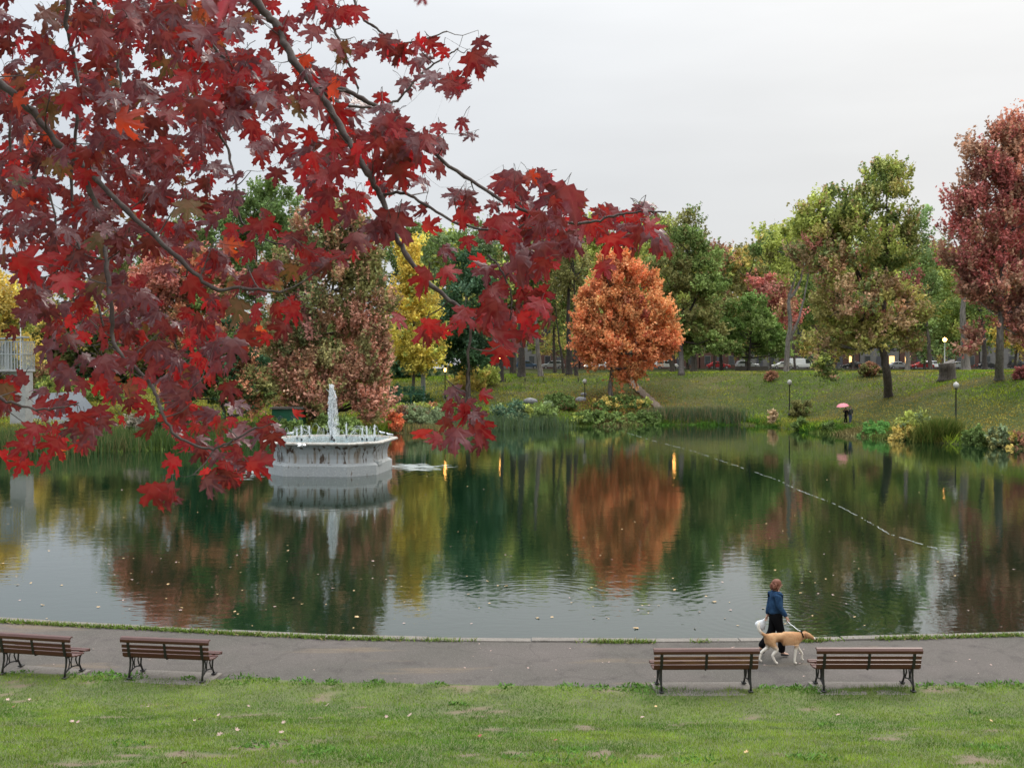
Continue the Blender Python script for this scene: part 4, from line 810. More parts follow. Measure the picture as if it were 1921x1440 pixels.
m = mat('shed_green', (.012, .12, .065), .55, (2, (.02, .09, .05), .4, .7))
MB().box((0, 1, h_/2), (2.9, 2, h_)).build('wall', m, root, bevel=.02); MB().box((0, 1, h_+.08), (3.2, 2.3, .16)).build('roof', MAT['concrete_brown'], root)
mat('scrawl', (.16, .17, .22), .7); q = MB(); random.seed(5)
for cx in (-.75, .75):
    p_ = [(cx+random.uniform(-.35, .35), -.012, h_*.5+random.uniform(-.3, .35)) for _ in range(9)]; q.tube(p_, .028, 5)
q.build('scrawl', MAT['scrawl'], root)
# ------------------------------------------------------------------ fountain
FD = 63.3; FX = (622-960.5)/F*FD; fr = empty('fountain', (FX, FD, 0), R(-7)); tag(fr, 'white weathered concrete fountain basin with water jets standing in the pond', 'fountain')
m = mat('fountain_white', (.40, .42, .43), .7, [(1.2, (.40, .43, .45), .4, .7), (2.2, (.24, .19, .14), .48, .64, (1.6, 1.6, .12)), (2.3, (.075, .045, .028), .56, .60, (1.4, 1.4, .25)), (9, (.13, .085, .05), .60, .68, (1.2, 1.2, .12))], (14, .01))
mat('fountain_base', (.31, .33, .33), .75, [(1.2, (.33, .35, .36), .4, .7), (3.5, (.13, .09, .06), .63, .69, (1, 1, .5)), (14, (.5, .5, .5), .55, .7)], (14, .01))
mat('rim_stone', (.40, .38, .34), .8, [(3, (.22, .18, .14), .45, .65), (12, (.5, .5, .48), .5, .7)], (20, .01))
def oct_ring(w, c, z, dy=1.0):
    h = w/2; k = h-c*h
    return [(x, y*dy, z) for x, y in ((-k, -h), (k, -h), (h, -k), (h, k), (k, h), (-k, h), (-h, k), (-h, -k))]
def loft(rings, close=True):
    q = MB(); vs = [v for r in rings for v in r]; n = 8; fs = []
    for i in range(len(rings)-1):
        for k in range(n): fs.append((i*n+k, i*n+(k+1) % n, (i+1)*n+(k+1) % n, (i+1)*n+k))
    if close: fs += [tuple(range(n))[::-1], tuple(range((len(rings)-1)*n, len(rings)*n))]
    return q.add(vs, fs)
c_ = .42
loft([oct_ring(6.75, c_, -1.2), oct_ring(6.75, c_, .60), oct_ring(6.4, c_, .74), oct_ring(6.25, c_, .75)]).build('plinth', MAT['fountain_base'], fr)
loft([oct_ring(6.25, c_, .75), oct_ring(6.2, c_, 1.0), oct_ring(6.25, c_, 1.3), oct_ring(6.45, c_, 1.6), oct_ring(6.8, c_, 1.8), oct_ring(7.05, c_, 1.86)], False).build('wall', m, fr)
for sx in (1, -1):
    MB().box((sx*3.0, -1.15, .66), (.85, .9, .3), 0).build('step_block', MAT['fountain_base'], fr, bevel=.04)
loft([oct_ring(7.0, c_, 1.85), oct_ring(7.4, c_, 1.88), oct_ring(7.45, c_, 1.96), oct_ring(7.3, c_, 2.03), oct_ring(6.9, c_, 2.03), oct_ring(6.8, c_, 1.9), oct_ring(6.8, c_, 1.86)], False).build('rim', MAT['rim_stone'], fr)
loft([oct_ring(6.85, c_, 1.84), oct_ring(6.85, c_, 1.93)]).build('basin_water', mat('basin_water', (.16, .24, .26), .12, (3, (.6, .66, .68), .52, .7), (5, .05)), fr)
# nozzles
q = MB()
jets = [(-2.35, .3, .72), (-1.65, -.9, .95), (.45, -1.0, .85), (1.9, .2, .8), (2.3, -.2, .9), (2.85, -.4, .98), (-2.0, 1.7, .8), (2.3, 1.7, .85), (.3, 2.2, .9)]
for x, y, h in jets: q.tube([(x, y, 1.9), (x, y, 2.08)], .06, 8)
q.tube([(0, 0, 1.9), (0, 0, 2.25)], .12, 10); q.build('nozzle', MAT['iron'], fr)
random.seed(21)
jt = MB()
zb, ztop = 2.2, 5.35
for i in range(11):
    ox, oy = random.gauss(0, .035), random.gauss(0, .035); n = 9; tp = ztop-abs(random.gauss(0, .5))
    jt.tube([(ox+random.gauss(0, .03)*j/2, oy+random.gauss(0, .03)*j/2, zb+(tp-zb)*j/n) for j in range(n+1)], [.022+.035*(j/n)*random.uniform(.5, 1.3) if j < n else .008 for j in range(n+1)], 5)
for i in range(700):
    t_ = random.random()**.6; z = zb+(ztop-zb)*t_; w = .05+.17*math.sin(min(1, t_*1.15)*2.6)*random.random(); a_ = random.uniform(0, 6.28); s = random.uniform(.012, .04)
    jt.ball((w*math.cos(a_)-.12*(1-t_)*random.random(), w*math.sin(a_), z), (s, s, s*random.uniform(1.2, 3.5)), 5, 4)
jt.build('central_jet', MAT['spray'], fr, True)
ms = MB()
for i in range(500):
    t_ = random.random(); z = zb+(ztop-zb)*t_*.9; w = (.45-.3*t_)*random.random(); a_ = random.uniform(0, 6.28); s = random.uniform(.02, .06)
    ms.ball((w*math.cos(a_)+.1, w*math.sin(a_), z), (s, s, s*2.5), 5, 4)
ms.build('mist', MAT['mist'], fr, True)
for x, y, h in jets:
    j_ = MB()
    for i in range(3): j_.tube([(x+random.gauss(0, .015), y+random.gauss(0, .015), 1.95+h*k_/5*random.uniform(.96, 1.04)) for k_ in range(6)], [.018, .02, .022, .03, .026, .006], 5)
    for i in range(45):
        t_ = random.random(); s = random.uniform(.008, .02); j_.ball((x+random.gauss(0, .05), y+random.gauss(0, .05), 1.95+h*t_), (s, s, s*2), 5, 4)
    j_.build('small_jet', MAT['spray'], fr, True)
ar = MB()
for i in range(34):
    a_ = i/34*6.283+random.uniform(-.05, .05); r0 = 2.6; r1 = r0-random.uniform(.9, 1.6) if i % 2 else r0+random.uniform(.15, .5); h = random.uniform(.5, .95)
    pts = [((r0+(r1-r0)*t)*math.cos(a_), (r0+(r1-r0)*t)*math.sin(a_), 1.98+4*h*t*(1-t)) for t in np.linspace(0, 1, 9)]
    ar.tube(pts, [.008]*9, 4)
ar.build('arc_jets', MAT['spray'], fr, True)
# splash foam on the pond beside the fountain
def foam_patch(cx, cy, rx, ry, n, seed):
    random.seed(seed); q = MB()
    for i in range(n):
        x = random.gauss(0, rx/2); y = random.gauss(0, ry/2); r = random.uniform(.03, .16); k = 9; a0 = random.random()
        el = random.uniform(1.5, 4)
        vs = [(cx+x+math.cos(j/k*6.28+a0)*r*el*random.uniform(.6, 1.2), cy+y+math.sin(j/k*6.28+a0)*r*random.uniform(.6, 1.2), .012+.0006*(i % 9)) for j in range(k)]
        q.add(vs, [tuple(range(k))])
    return q
p1 = onz(770, 878, 0); p2 = onz(492, 884, 0)
tag(foam_patch(p1.x, p1.y+.3, 2.0, 2.2, 130, 2).build('splash_foam', MAT['foam']), 'white splash foam spreading on the pond right of the fountain', 'foam', kind='stuff')
tag(foam_patch(p2.x, p2.y, 1.3, 3.2, 130, 3).build('splash_foam', MAT['foam']), 'white splash foam on the pond left of the fountain', 'foam', kind='stuff')
# gulls
mat('gull_white', (.75, .76, .77), .6); mat('gull_grey', (.40, .42, .45), .6); mat('gull_beak', (.5, .33, .05), .5); 
def gull(loc, rz, label, fly=False):
    root = empty('gull', loc, rz); tag(root, label, 'bird', 'gulls around the fountain')
    z0 = 0 if fly else .16
    b = MB(); prof = [(-.26, .005, .0), (-.20, .03, .0), (-.12, .055, .005), (-.02, .075, .01), (.06, .07, .02), (.11, .05, .045), (.145, .036, .075), (.17, .04, .095), (.20, .033, .10), (.222, .012, .095)]
    b.tube([(x, 0, z0+z+.05) for x, r, z in prof], [r for x, r, z in prof], 10); b.build('body', MAT['gull_white'], root, True)
    MB().tube([(.215, 0, z0+.142), (.265, 0, z0+.13)], [.011, .002], 6).build('beak', MAT['gull_beak'], root)
    for s in (-1, 1):
        w = MB()
        if fly:
            pts = [(.07, .05, .1), (.10, .25, .22), (.02, .55, .14), (-.10, .62, .12), (-.10, .3, .17), (-.08, .05, .09)]
            w.add([(x, y*s, z) for x, y, z in pts]+[(x, y*s, z-.015) for x, y, z in pts], [(0, 1, 4, 5), (1, 2, 3, 4), (11, 10, 7, 6), (10, 9, 8, 7), (0, 6, 7, 1), (1, 7, 8, 2), (2, 8, 9, 3), (3, 9, 10, 4), (4, 10, 11, 5)])
            w.build('wing', MAT['gull_white'], root)
        else:
            w.ball((-.06, s*.058, z0+.07), (.17, .022, .05), 10, 7); w.build('wing', MAT['gull_grey'], root, True)
            MB().tube([(0, s*.03, z0+.02), (0, s*.03, 0)], .008, 5).tube([(0, s*.03, .006), (.05, s*.03, .004)], .008, 5).build('leg', MAT['gull_beak'], root)
mz = 2.03
def frp(x, y, z): v = Matrix.Rotation(R(-7), 3, 'Z') @ Vector((x, y, z)); return (FX+v.x, FD+v.y, z)
gull(frp(-3.1, 1.2, mz), R(20), 'white gull standing on the left rim of the fountain'); gull(frp(2.55, 2.6, mz), R(150), 'gull standing at the back of the fountain rim right of the jets')
gull(frp(3.5, .8, mz), R(165), 'gull standing at the far right end of the fountain rim'); gull(frp(-3.55, -.6, mz), R(60), 'gull crouched at the left corner of the fountain rim')
p_ = at(565, 838, 59.0); gull(p_, R(40), 'white gull flying with raised wings in front of the fountain rim', True)
# float line
m = mat('float_rope', (.24, .26, .23), .8, (4, (.3, .32, .3), .4, .7)); q = MB(); random.seed(9)
rp = [onz(x, y, 0) for x, y in [(1175, 811), (1220, 825), (1305, 847), (1385, 875), (1460, 900), (1500, 920), (1560, 942), (1615, 970), (1670, 1002), (1735, 1022), (1800, 1041)]]
pts = []
for i in range(len(rp)-1):
    for j in range(24):
        p_ = rp[i].lerp(rp[i+1], j/24); pts.append((p_.x+random.gauss(0, .03), p_.y+random.gauss(0, .03), -.006+random.uniform(-.02, .012)))
q.tube(pts, .017, 6); tag(q.build('float_line', m, None, True), 'pale rope floating in a long curve across the pond', 'rope')
# ------------------------------------------------------------------ benches
def bench(Ln, loc, rz, label, worn=False):
    root = empty('park_bench', loc, rz); tag(root, label, 'bench', 'benches facing the pond along the path')
    # local: +y = facing the pond; back slats at y=-.22, seat forward
    wm = MAT['wood']; h = Ln/2
    # roll top rail
    prof = [(-.27, .74), (-.285, .80), (-.255, .845), (-.20, .855), (-.165, .83), (-.175, .815), (-.21, .825), (-.245, .80), (-.24, .75)]
    MB().extrude([(y, z) for y, z in prof], -h, h, 'x').build('top_rail', wm, root, bevel=.006)
    for i, (y, z, mm) in enumerate([(-.232, .665, 0), (-.212, .575, 0), (-.19, .485, 1)]):
        MB().box((0, y, z), (Ln-.03, .028, .068 if i < 2 else .085), rx=.2).build('back_slat', MAT['wood_worn'] if worn and i < 2 else wm, root, bevel=.006)
    for i in range(5):
        y = -.10+i*.094; z = .425-.012*math.sin(i/4*3.14)*2+(.012 if i == 4 else 0)
        MB().box((0, y, z), (Ln-.03, .075, .028)).build('seat_slat', wm, root, bevel=.006)
    MB().extrude([(.33, .40), (.36, .45), (.40, .455), (.42, .43), (.41, .39), (.385, .39), (.38, .42), (.355, .41)], -h+.015, h-.015, 'x').build('front_rail', wm, root, bevel=.005)
    for x in (-h+.16, h-.16):
        f = MB()
        f.tube([(x, -.215, .0), (x, -.20, .12), (x, -.165, .25), (x, -.155, .38), (x, -.19, .5), (x, -.235, .68), (x, -.225, .80)], [.026, .02, .02, .022, .021, .02, .018], 8)
        f.tube([(x, .36, .0), (x, .31, .05), (x, .255, .16), (x, .27, .28), (x, .33, .37), (x, .36, .405)], [.026, .02, .018, .018, .02, .02], 8)
        f.tube([(x, -.165, .40), (x, .0, .392), (x, .2, .392), (x, .37, .40)], .018, 8)
        f.tube([(x, -.185, .10), (x, -.09, .17), (x, -.05, .28), (x, -.08, .39)], .014, 6); f.tube([(x, .28, .12), (x, .19, .17), (x, .14, .28), (x, .17, .39)], .014, 6)
        f.tube([(x, -.19, .11), (x, -.05, .16), (x, .04, .175), (x, .14, .16), (x, .27, .12)], .014, 6)
        f.tube([(x, .0, .175), (x, -.01, .28), (x, .03, .39)], .012, 6)
        f.box((x, -.2, .012), (.08, .12, .024)).box((x, .35, .012), (.08, .12, .024))
        f.build('leg', MAT['iron'], root, True)
        MB().box((x, -.236, .62), (.055, .018, .34), rx=.2).build('back_bracket', MAT['iron'], root)
    MB().box((0, -.236, .62), (.05, .018, .34), rx=.2).tube([(0, -.19, .47), (0, -.15, .41), (0, .1, .39), (0, .36, .39)], .015, 6).build('middle_brace', MAT['iron'], root)
    return root
def pad(cx, cy, rz, w, label):
    o = MB().box((0, 0, -.02), (w, .85, .12)).build('bench_pad', MAT['concrete_brown'], loc=(cx, cy, .14), bevel=.02); o.rotation_euler.z = rz; tag(o, label, 'slab', 'concrete slabs under the benches')
for px, py, Ln, rz, lb, lb2, wn in [(62, 1268, 1.75, R(-12), 'brown slatted bench leftmost of the four, cut by the left edge', 'concrete slab under the leftmost bench', 0), (310, 1276, 1.86, R(-8), 'brown slatted bench second from the left with nobody on it', 'concrete slab under the second bench from the left', 0),
   (1325, 1298, 2.04, R(1), 'brown bench left of the dog with faded back slats and a white scratch', 'concrete slab under the bench with faded slats', 1), (1630, 1297, 2.04, R(0), 'brown bench furthest right beyond the dog', 'concrete slab under the furthest right bench', 0)]:
    p_ = onz(px, py, .2); m3 = Matrix.Rotation(rz, 3, 'Z'); c = Vector((p_.x, p_.y, .2))+m3 @ Vector((0, .22, 0))
    bench(Ln, c, rz, lb, wn); c2 = c+m3 @ Vector((0, .08, 0)); pad(c2.x, c2.y, rz, Ln-.1, lb2)
# ------------------------------------------------------------------ people and dog
def skin(name, V, E, Rr, mt, parent, sub=2, root=0, loc=None):
    me = bpy.data.meshes.new(name); me.from_pydata(V, E, []); me.update(); o = link(name, me, mt, parent)
    o.modifiers.new('skin', 'SKIN'); me2 = o.data
    sv = me2.skin_vertices[0].data
    for i, r in enumerate(Rr): sv[i].radius = r if hasattr(r, '__len__') else (r, r); sv[i].use_root = (i == root)
    o.modifiers['skin'].use_smooth_shade = True
    s = o.modifiers.new('sub', 'SUBSURF'); s.levels = sub; s.render_levels = sub
    return o
mat('skin_tone', (.50, .30, .22), .55); mat('hair_red', (.15, .05, .024), .7, (30, (.12, .04, .02), .4, .7)); mat('hair_dark', (.03, .02, .015), .6)
mat('denim', (.014, .036, .08), .9, (8, (.03, .075, .15), .4, .7), (60, .004), spec=.1); mat('black_cloth', (.006, .006, .007), .95, spec=.05); mat('jeans', (.04, .06, .12), .85); mat('olive_cloth', (.025, .03, .02), .85); mat('shoe', (.03, .03, .035), .6); mat('shoe_pale', (.45, .45, .46), .6); mat('hem', (.6, .6, .58), .8)
def person(loc, rz, label, armR, armL, legR, legL, topm, legm, shoem, hairm, s=1.0, longhair=True, wide=1., jacket_len=.86):
    root = empty('person', loc, rz); root.scale = (s, s, s); tag(root, label, 'person')
    # body: continuous skinned figure
    V = [(0, 0, .93), (.0, 0, 1.08), (.01, 0, 1.24), (.01, 0, 1.34), (.02, 0, 1.44), (.04, 0, 1.50), (.055, 0, 1.57), (.05, 0, 1.63)]
    Rr = [(.12, .09), (.10, .08), (.11, .085), (.10, .075), (.045, .045), (.06, .06), (.075, .085), (.05, .06)]
    E = [(i, i+1) for i in range(7)]
    def chain(st, pts, rr):
        a = st
        for p, r in zip(pts, rr): V.append(p); Rr.append(r); E.append((a, len(V)-1)); a = len(V)-1
        return a
    for sd, arm in ((-1, armR), (1, armL)):
        h_ = chain(3, [(.0, sd*.15, 1.35)]+arm, [.045, .036, .030, .024])
        hp = Vector(arm[-1]); dn = (Vector(arm[-1])-Vector(arm[-2])).normalized()
        pm = hp+dn*.06; pi = chain(h_, [tuple(pm)], [.024])
        lat = Vector((1, 0, 0))
        for kf, (o_, l_) in enumerate([(-.027, .055), (-.010, .068), (.008, .064), (.026, .05)]):
            q1 = pm+lat*o_+dn*.02; q2 = q1+dn*l_*.5+Vector((0, -sd*.01, 0)); q3 = q2+dn*l_*.4+Vector((0, -sd*.02, 0)); chain(pi, [tuple(q1), tuple(q2), tuple(q3)], [.009, .008, .0065])
        t1 = hp+lat*.03+dn*.02; chain(h_, [tuple(t1), tuple(t1+dn*.035+lat*.012)], [.010, .008])
    for sd, leg in ((-1, legR), (1, legL)):
        chain(0, [(.0, sd*.09, .86)]+leg, [.085, .06, .04, .032])
    skin('body', V, E, Rr, MAT['skin_tone'], root)
    # face details
    f = MB(); f.ball((.137, 0, 1.555), (.016, .012, .02), 7, 5); f.build('nose', MAT['skin_tone'], root, True)
    for sd in (-1, 1):
        MB().ball((.122, sd*.03, 1.58), (.008, .012, .007), 7, 5).build('eye', MAT['hair_dark'], root, True)
        MB().ball((.045, sd*.082, 1.565), (.018, .01, .028), 7, 5).build('ear', MAT['skin_tone'], root, True)
    MB().ball((.128, 0, 1.52), (.008, .022, .006), 7, 5).build('mouth', mat('lips', (.35, .1, .09), .5) if 'lips' not in MAT else MAT['lips'], root, True)
    hb = MB(); random.seed(31)
    hb.ball((.015, 0, 1.60), (.105, .105, .092), 18, 14, .05)
    if longhair:
        for i in range(46):
            a_ = random.uniform(.9, 5.4); e_ = random.uniform(-.5, 1.2); c_ = Vector((.01+.085*math.cos(a_)*math.cos(e_), .09*math.sin(a_)*math.cos(e_), 1.575+.09*math.sin(e_)))
            hb.tube([c_, c_+Vector((random.gauss(-.012, .012), random.gauss(0, .012), -.05)), c_+Vector((random.gauss(-.02, .02), random.gauss(0, .02), -.10))], [.03, .026, .008], 6)
    hb.build('hair', hairm, root, True)
    # jacket
    jz = jacket_len
    V = [(0, 0, jz), (.0, 0, 1.0), (.0, 0, 1.14), (.01, 0, 1.28), (.01, 0, 1.385), (.015, 0, 1.43)]; Rr = [(.165*wide, .135*wide), (.155*wide, .13*wide), (.15*wide, .125*wide), (.165, .13), (.14, .11), (.07, .07)]; E = [(i, i+1) for i in range(5)]
    for sd, arm in ((-1, armR), (1, armL)):
        a3 = Vector(arm[1]).lerp(Vector(arm[2]), .82); chain(4, [(.0, sd*.165, 1.365)]+[arm[0], arm[1], tuple(a3)][0:1]+[arm[1], tuple(a3)], [.085, .072, .058, .046])
    skin('jacket', V, E, Rr, topm, root)
    V = [(0, 0, 1.02), (0, 0, .90)]; Rr = [(.145, .12), (.155, .125)]; E = [(0, 1)]
    for sd, leg in ((-1, legR), (1, legL)): chain(1, [(.0, sd*.09, .82)]+leg[:1]+[tuple(Vector(leg[0]).lerp(Vector(leg[1]), 1.02))], [.115, .09, .082])
    skin('trousers', V, E, Rr, legm, root)
    for leg in (legR, legL):
        an, to = Vector(leg[1]), Vector(leg[2]); dr = (to-an)
        skin('shoe', [tuple(an+Vector((-.02, 0, -.02))), tuple(an.lerp(to, .45)+Vector((0, 0, -.012))), tuple(to)], [(0, 1), (1, 2)], [(.045, .045), (.042, .034), (.036, .026)], shoem, root)
    return root
wp = onz(1455, 1230, .12)
wo_ = person(wp, R(6), 'woman with short red brown hair in a denim jacket walking the dog', [(.0, -.21, 1.12), (.12, -.23, .96), (.15, -.23, .90)], [(-.05, .22, 1.12), (-.10, .22, .90), (-.11, .22, .86)],
   [(.10, -.09, .50), (.10, -.09, .09), (.26, -.09, .04)], [(-.06, .09, .50), (-.32, .09, .17), (-.22, .09, .05)], MAT['denim'], MAT['black_cloth'], MAT['shoe'], MAT['hair_red'], 1.0, True, 1.12, .90)
# plastic bag in her far hand
bg_ = MB(); m = mat('bag_white', (.75, .76, .78), .4, alpha=.9)
bg_.lathe([(.01, .22), (.03, .16), (.10, .08), (.12, .0), (.08, -.05), (.01, -.06)], n=10, sx=1.1, sy=.5)
o = bg_.build('plastic_bag', m, None, True, loc=wp+Vector((-.30, .2, .60))); o.rotation_euler = (0, R(35), 0); tag(o, 'small white plastic bag carried behind the woman', 'bag')
# dog
dp = onz(1475, 1244, .12); dg = empty('dog', dp, R(2)); tag(dg, 'large tan and white dog on a leash walking right in front of the woman', 'dog')
m = mat('dog_coat', (.46, .27, .135), .9, (4, (.34, .165, .07), .42, .62), (40, .01)); t = m.node_tree; n = t.nodes; l = t.links; p = n['Principled BSDF']; src = p.inputs['Base Color'].links[0].from_socket
tcn = n.new('ShaderNodeTexCoord'); sx_ = n.new('ShaderNodeSeparateXYZ'); l.new(tcn.outputs['Object'], sx_.inputs[0])
def white_mask(src, sock, lo, hi, nsc=6, namp=.1):
    nz_ = n.new('ShaderNodeTexNoise'); nz_.inputs['Scale'].default_value = nsc; l.new(tcn.outputs['Object'], nz_.inputs[0])
    ad = n.new('ShaderNodeMath'); ad.operation = 'MULTIPLY_ADD'; l.new(nz_.outputs[0], ad.inputs[0]); ad.inputs[1].default_value = namp; l.new(sock, ad.inputs[2])
    r = n.new('ShaderNodeMapRange'); r.inputs[1].default_value = lo; r.inputs[2].default_value = hi; l.new(ad.outputs[0], r.inputs[0])
    k = n.new('ShaderNodeMix'); k.data_type = 'RGBA'; l.new(r.outputs[0], k.inputs[0]); l.new(src, k.inputs[6]); k.inputs[7].default_value = (.72, .66, .58, 1); return k.outputs[2]
s1 = white_mask(src, sx_.outputs['Z'], .48, .36); s1 = white_mask(s1, sx_.outputs['X'], .585, .62, 6, .02); s1 = white_mask(s1, sx_.outputs['X'], -.50, -.57, 6, .04)
l.new(s1, p.inputs['Base Color'])
V = [(-.36, 0, .55), (-.26, 0, .555), (-.10, 0, .56), (.06, 0, .53), (.19, 0, .52), (.29, 0, .575), (.38, 0, .60), (.455, 0, .605), (.53, 0, .565), (.59, 0, .53), (.625, 0, .515)]
Rr = [(.085, .10), (.105, .12), (.09, .095), (.115, .145), (.11, .15), (.08, .105), (.072, .082), (.078, .078), (.055, .05), (.040, .034), (.026, .022)]
E = [(i, i+1) for i in range(10)]
def ch(st, pts, rr):
    a = st
    for p_, r in zip(pts, rr): V.append(p_); Rr.append(r); E.append((a, len(V)-1)); a = len(V)-1
ch(4, [(.20, -.08, .42), (.18, -.08, .33), (.16, -.08, .17), (.15, -.08, .05), (.20, -.08, .025)], [.055, .036, .026, .024, .026])
ch(4, [(.22, .08, .42), (.27, .08, .32), (.37, .08, .19), (.36, .08, .07), (.40, .08, .05)], [.055, .036, .026, .022, .024])
ch(0, [(-.33, -.08, .44), (-.22, -.085, .32), (-.33, -.085, .20), (-.26, -.085, .06), (-.21, -.085, .025)], [.08, .05, .030, .024, .026])
ch(0, [(-.38, .08, .44), (-.36, .085, .33), (-.52, .085, .22), (-.55, .085, .06), (-.50, .085, .025)], [.08, .048, .030, .024, .026])
ch(0, [(-.45, 0, .60), (-.54, 0, .66), (-.60, 0, .74), (-.60, 0, .84), (-.57, 0, .90)], [.04, .034, .036, .036, .012])
skin('body', V, E, Rr, m, dg, 2, 3)
mat('dog_ear', (.30, .15, .07), .8)
for s in (-1, 1):
    MB().tube([(.43, s*.05, .665), (.41, s*.08, .655), (.405, s*.092, .595), (.42, s*.085, .555)], [.02, .032, .026, .008], 6).build('ear', MAT['dog_ear'], dg, True)
    MB().ball((.51, s*.042, .605), .009, 6, 5).build('eye', MAT['hair_dark'], dg, True)
MB().ball((.65, 0, .525), (.016, .016, .014), 7, 5).build('nose', MAT['black_cloth'], dg, True)
MB().tube([(.315, 0, .69), (.315, .03, .685), (.335, .088, .60), (.35, .03, .54), (.35, -.03, .54), (.335, -.088, .60), (.315, -.03, .685), (.315, 0, .69)], .013, 6).build('collar', MAT['black_cloth'], dg, True)
hd = wp+Matrix.Rotation(R(6), 3, 'Z') @ Vector((.16, -.23, .84)); cl = dp+Vector((.31, 0, .69)); mid = (hd+cl)/2+Vector((0, 0, -.02))
tag(MB().tube([hd, hd.lerp(mid, .5)+Vector((0, 0, -.015)), mid, mid.lerp(cl, .5)+Vector((0, 0, -.015)), cl], .008, 6).build('leash', MAT['bag_white'], None, True), 'thin pale leash from the woman to the dog', 'leash')
# couple with umbrella
cp = hit(1589, 795, 80); k = cp.y
legs = ([(.08, -.09, .50), (.10, -.09, .09), (.24, -.09, .04)], [(-.02, .09, .50), (-.16, .09, .11), (-.06, .09, .04)])
person(cp+Vector((-.17, -.1, 0)), R(-110), 'person in a black coat and jeans sharing the pink umbrella', [(.08, -.22, 1.2), (.25, -.12, 1.28), (.27, -.10, 1.33)], [(.0, .22, 1.1), (.03, .22, .9), (.03, .22, .86)], legs[1], legs[0], MAT['black_cloth'], MAT['black_cloth'], MAT['shoe'], MAT['hair_dark'], .98, True, 1.15, .72)
person(cp+Vector((.38, .15, 0)), R(-85), 'person in a dark olive jacket and blue jeans beside the pink umbrella', [(.0, -.22, 1.1), (.05, -.22, .92), (.05, -.22, .88)], [(.0, .22, 1.1), (.1, .2, .95), (.12, .18, .92)], legs[0], legs[1], MAT['olive_cloth'], MAT['jeans'], MAT['shoe'], MAT['hair_dark'], 1.06, False, 1.25, .80)
um = empty('umbrella', cp+Vector((-.35, -.3, 0))); tag(um, 'pink umbrella held over the couple on the far bank', 'umbrella')
mat('pink', (.72, .24, .28), .6, trans=0); q = MB(); n = 16; ring = [(0, 2.12), (.2, 2.10), (.4, 2.04), (.56, 1.93), (.64, 1.82)]
vs = [(0, 0, 2.13)]+[(r*math.cos(j/n*6.283)*(1-.05*(j % 2)), r*math.sin(j/n*6.283)*(1-.05*(j % 2)), z) for r, z in ring[1:] for j in range(n)]
fs = [(0, 1+j, 1+(j+1) % n) for j in range(n)]+[(1+i*n+j, 1+(i+1)*n+j, 1+(i+1)*n+(j+1) % n, 1+i*n+(j+1) % n) for i in range(3) for j in range(n)]
q.add(vs, fs).build('canopy', MAT['pink'], um, True); q = MB().tube([(0, 0, 1.2), (0, 0, 2.2)], .012, 6).build('shaft', MAT['iron'], um)
um.rotation_euler = (R(5), R(-8), 0)
# ------------------------------------------------------------------ maple leaf template
half = [(.035, .86), (.12, .83), (.075, .73), (.18, .66), (.085, .455), (.20, .50), (.31, .60), (.335, .70), (.395, .645), (.53, .73), (.495, .60), (.60, .555), (.475, .45), (.47, .39), (.235, .275), (.40, .24), (.56, .14), (.42, .09), (.37, .0), (.22, .03), (.12, -.07), (.025, .0)]
outl = [(0, 1.0)]+half+[(0, .015)]+[(-x, y) for x, y in half[::-1]]
veins = [[(0, .015), (0, .3), (0, .55), (0, .8), (0, 1.0)], [(0, .015), (.17, .24), (.33, .46), (.53, .73)], [(0, .015), (-.17, .24), (-.33, .46), (-.53, .73)], [(0, .015), (.2, .075), (.38, .115), (.56, .14)], [(0, .015), (-.2, .075), (-.38, .115), (-.56, .14)]]
pts2 = [Vector(p) for p in outl]; edges = [(i, (i+1) % len(outl)) for i in range(len(outl))]
def vid(p):
    for i, q in enumerate(pts2):
        if (q-Vector(p)).length < 1e-4: return i
    pts2.append(Vector(p)); return len(pts2)-1
for v_ in veins:
    ids = [vid(p) for p in v_]; edges += list(zip(ids[:-1], ids[1:]))
for p in [(.05, .42), (-.05, .42), (.12, .33), (-.12, .33), (.17, .18), (-.17, .18), (.05, .66), (-.05, .66), (.36, .54), (-.36, .54), (.24, .40), (-.24, .40)]: vid(p)
rv, re, rf, *_ = geometry.delaunay_2d_cdt(pts2, edges, [], 0, 1e-5)
def in_out(p): return bool(inside(np.array([p[0]]), np.array([p[1]]), outl)[0])
TV = np.array([(v.x, v.y) for v in rv]); TF = [f for f in rf if in_out(((TV[f[0]]+TV[f[1]]+TV[f[2]])/3))]; TF = np.array([[f[0], f[1], f[2]] for f in TF])
def dseg(P, a, b):
    a = np.array(a); b = np.array(b); d = b-a; t = np.clip(((P-a)@d)/(d@d), 0, 1); return np.linalg.norm(P-a-t[:, None]*d, axis=1)
VD = np.min([dseg(TV, a, b) for v_ in veins for a, b in zip(v_[:-1], v_[1:])], axis=0)
VEIN = np.clip(1-VD/.05, 0, 1)
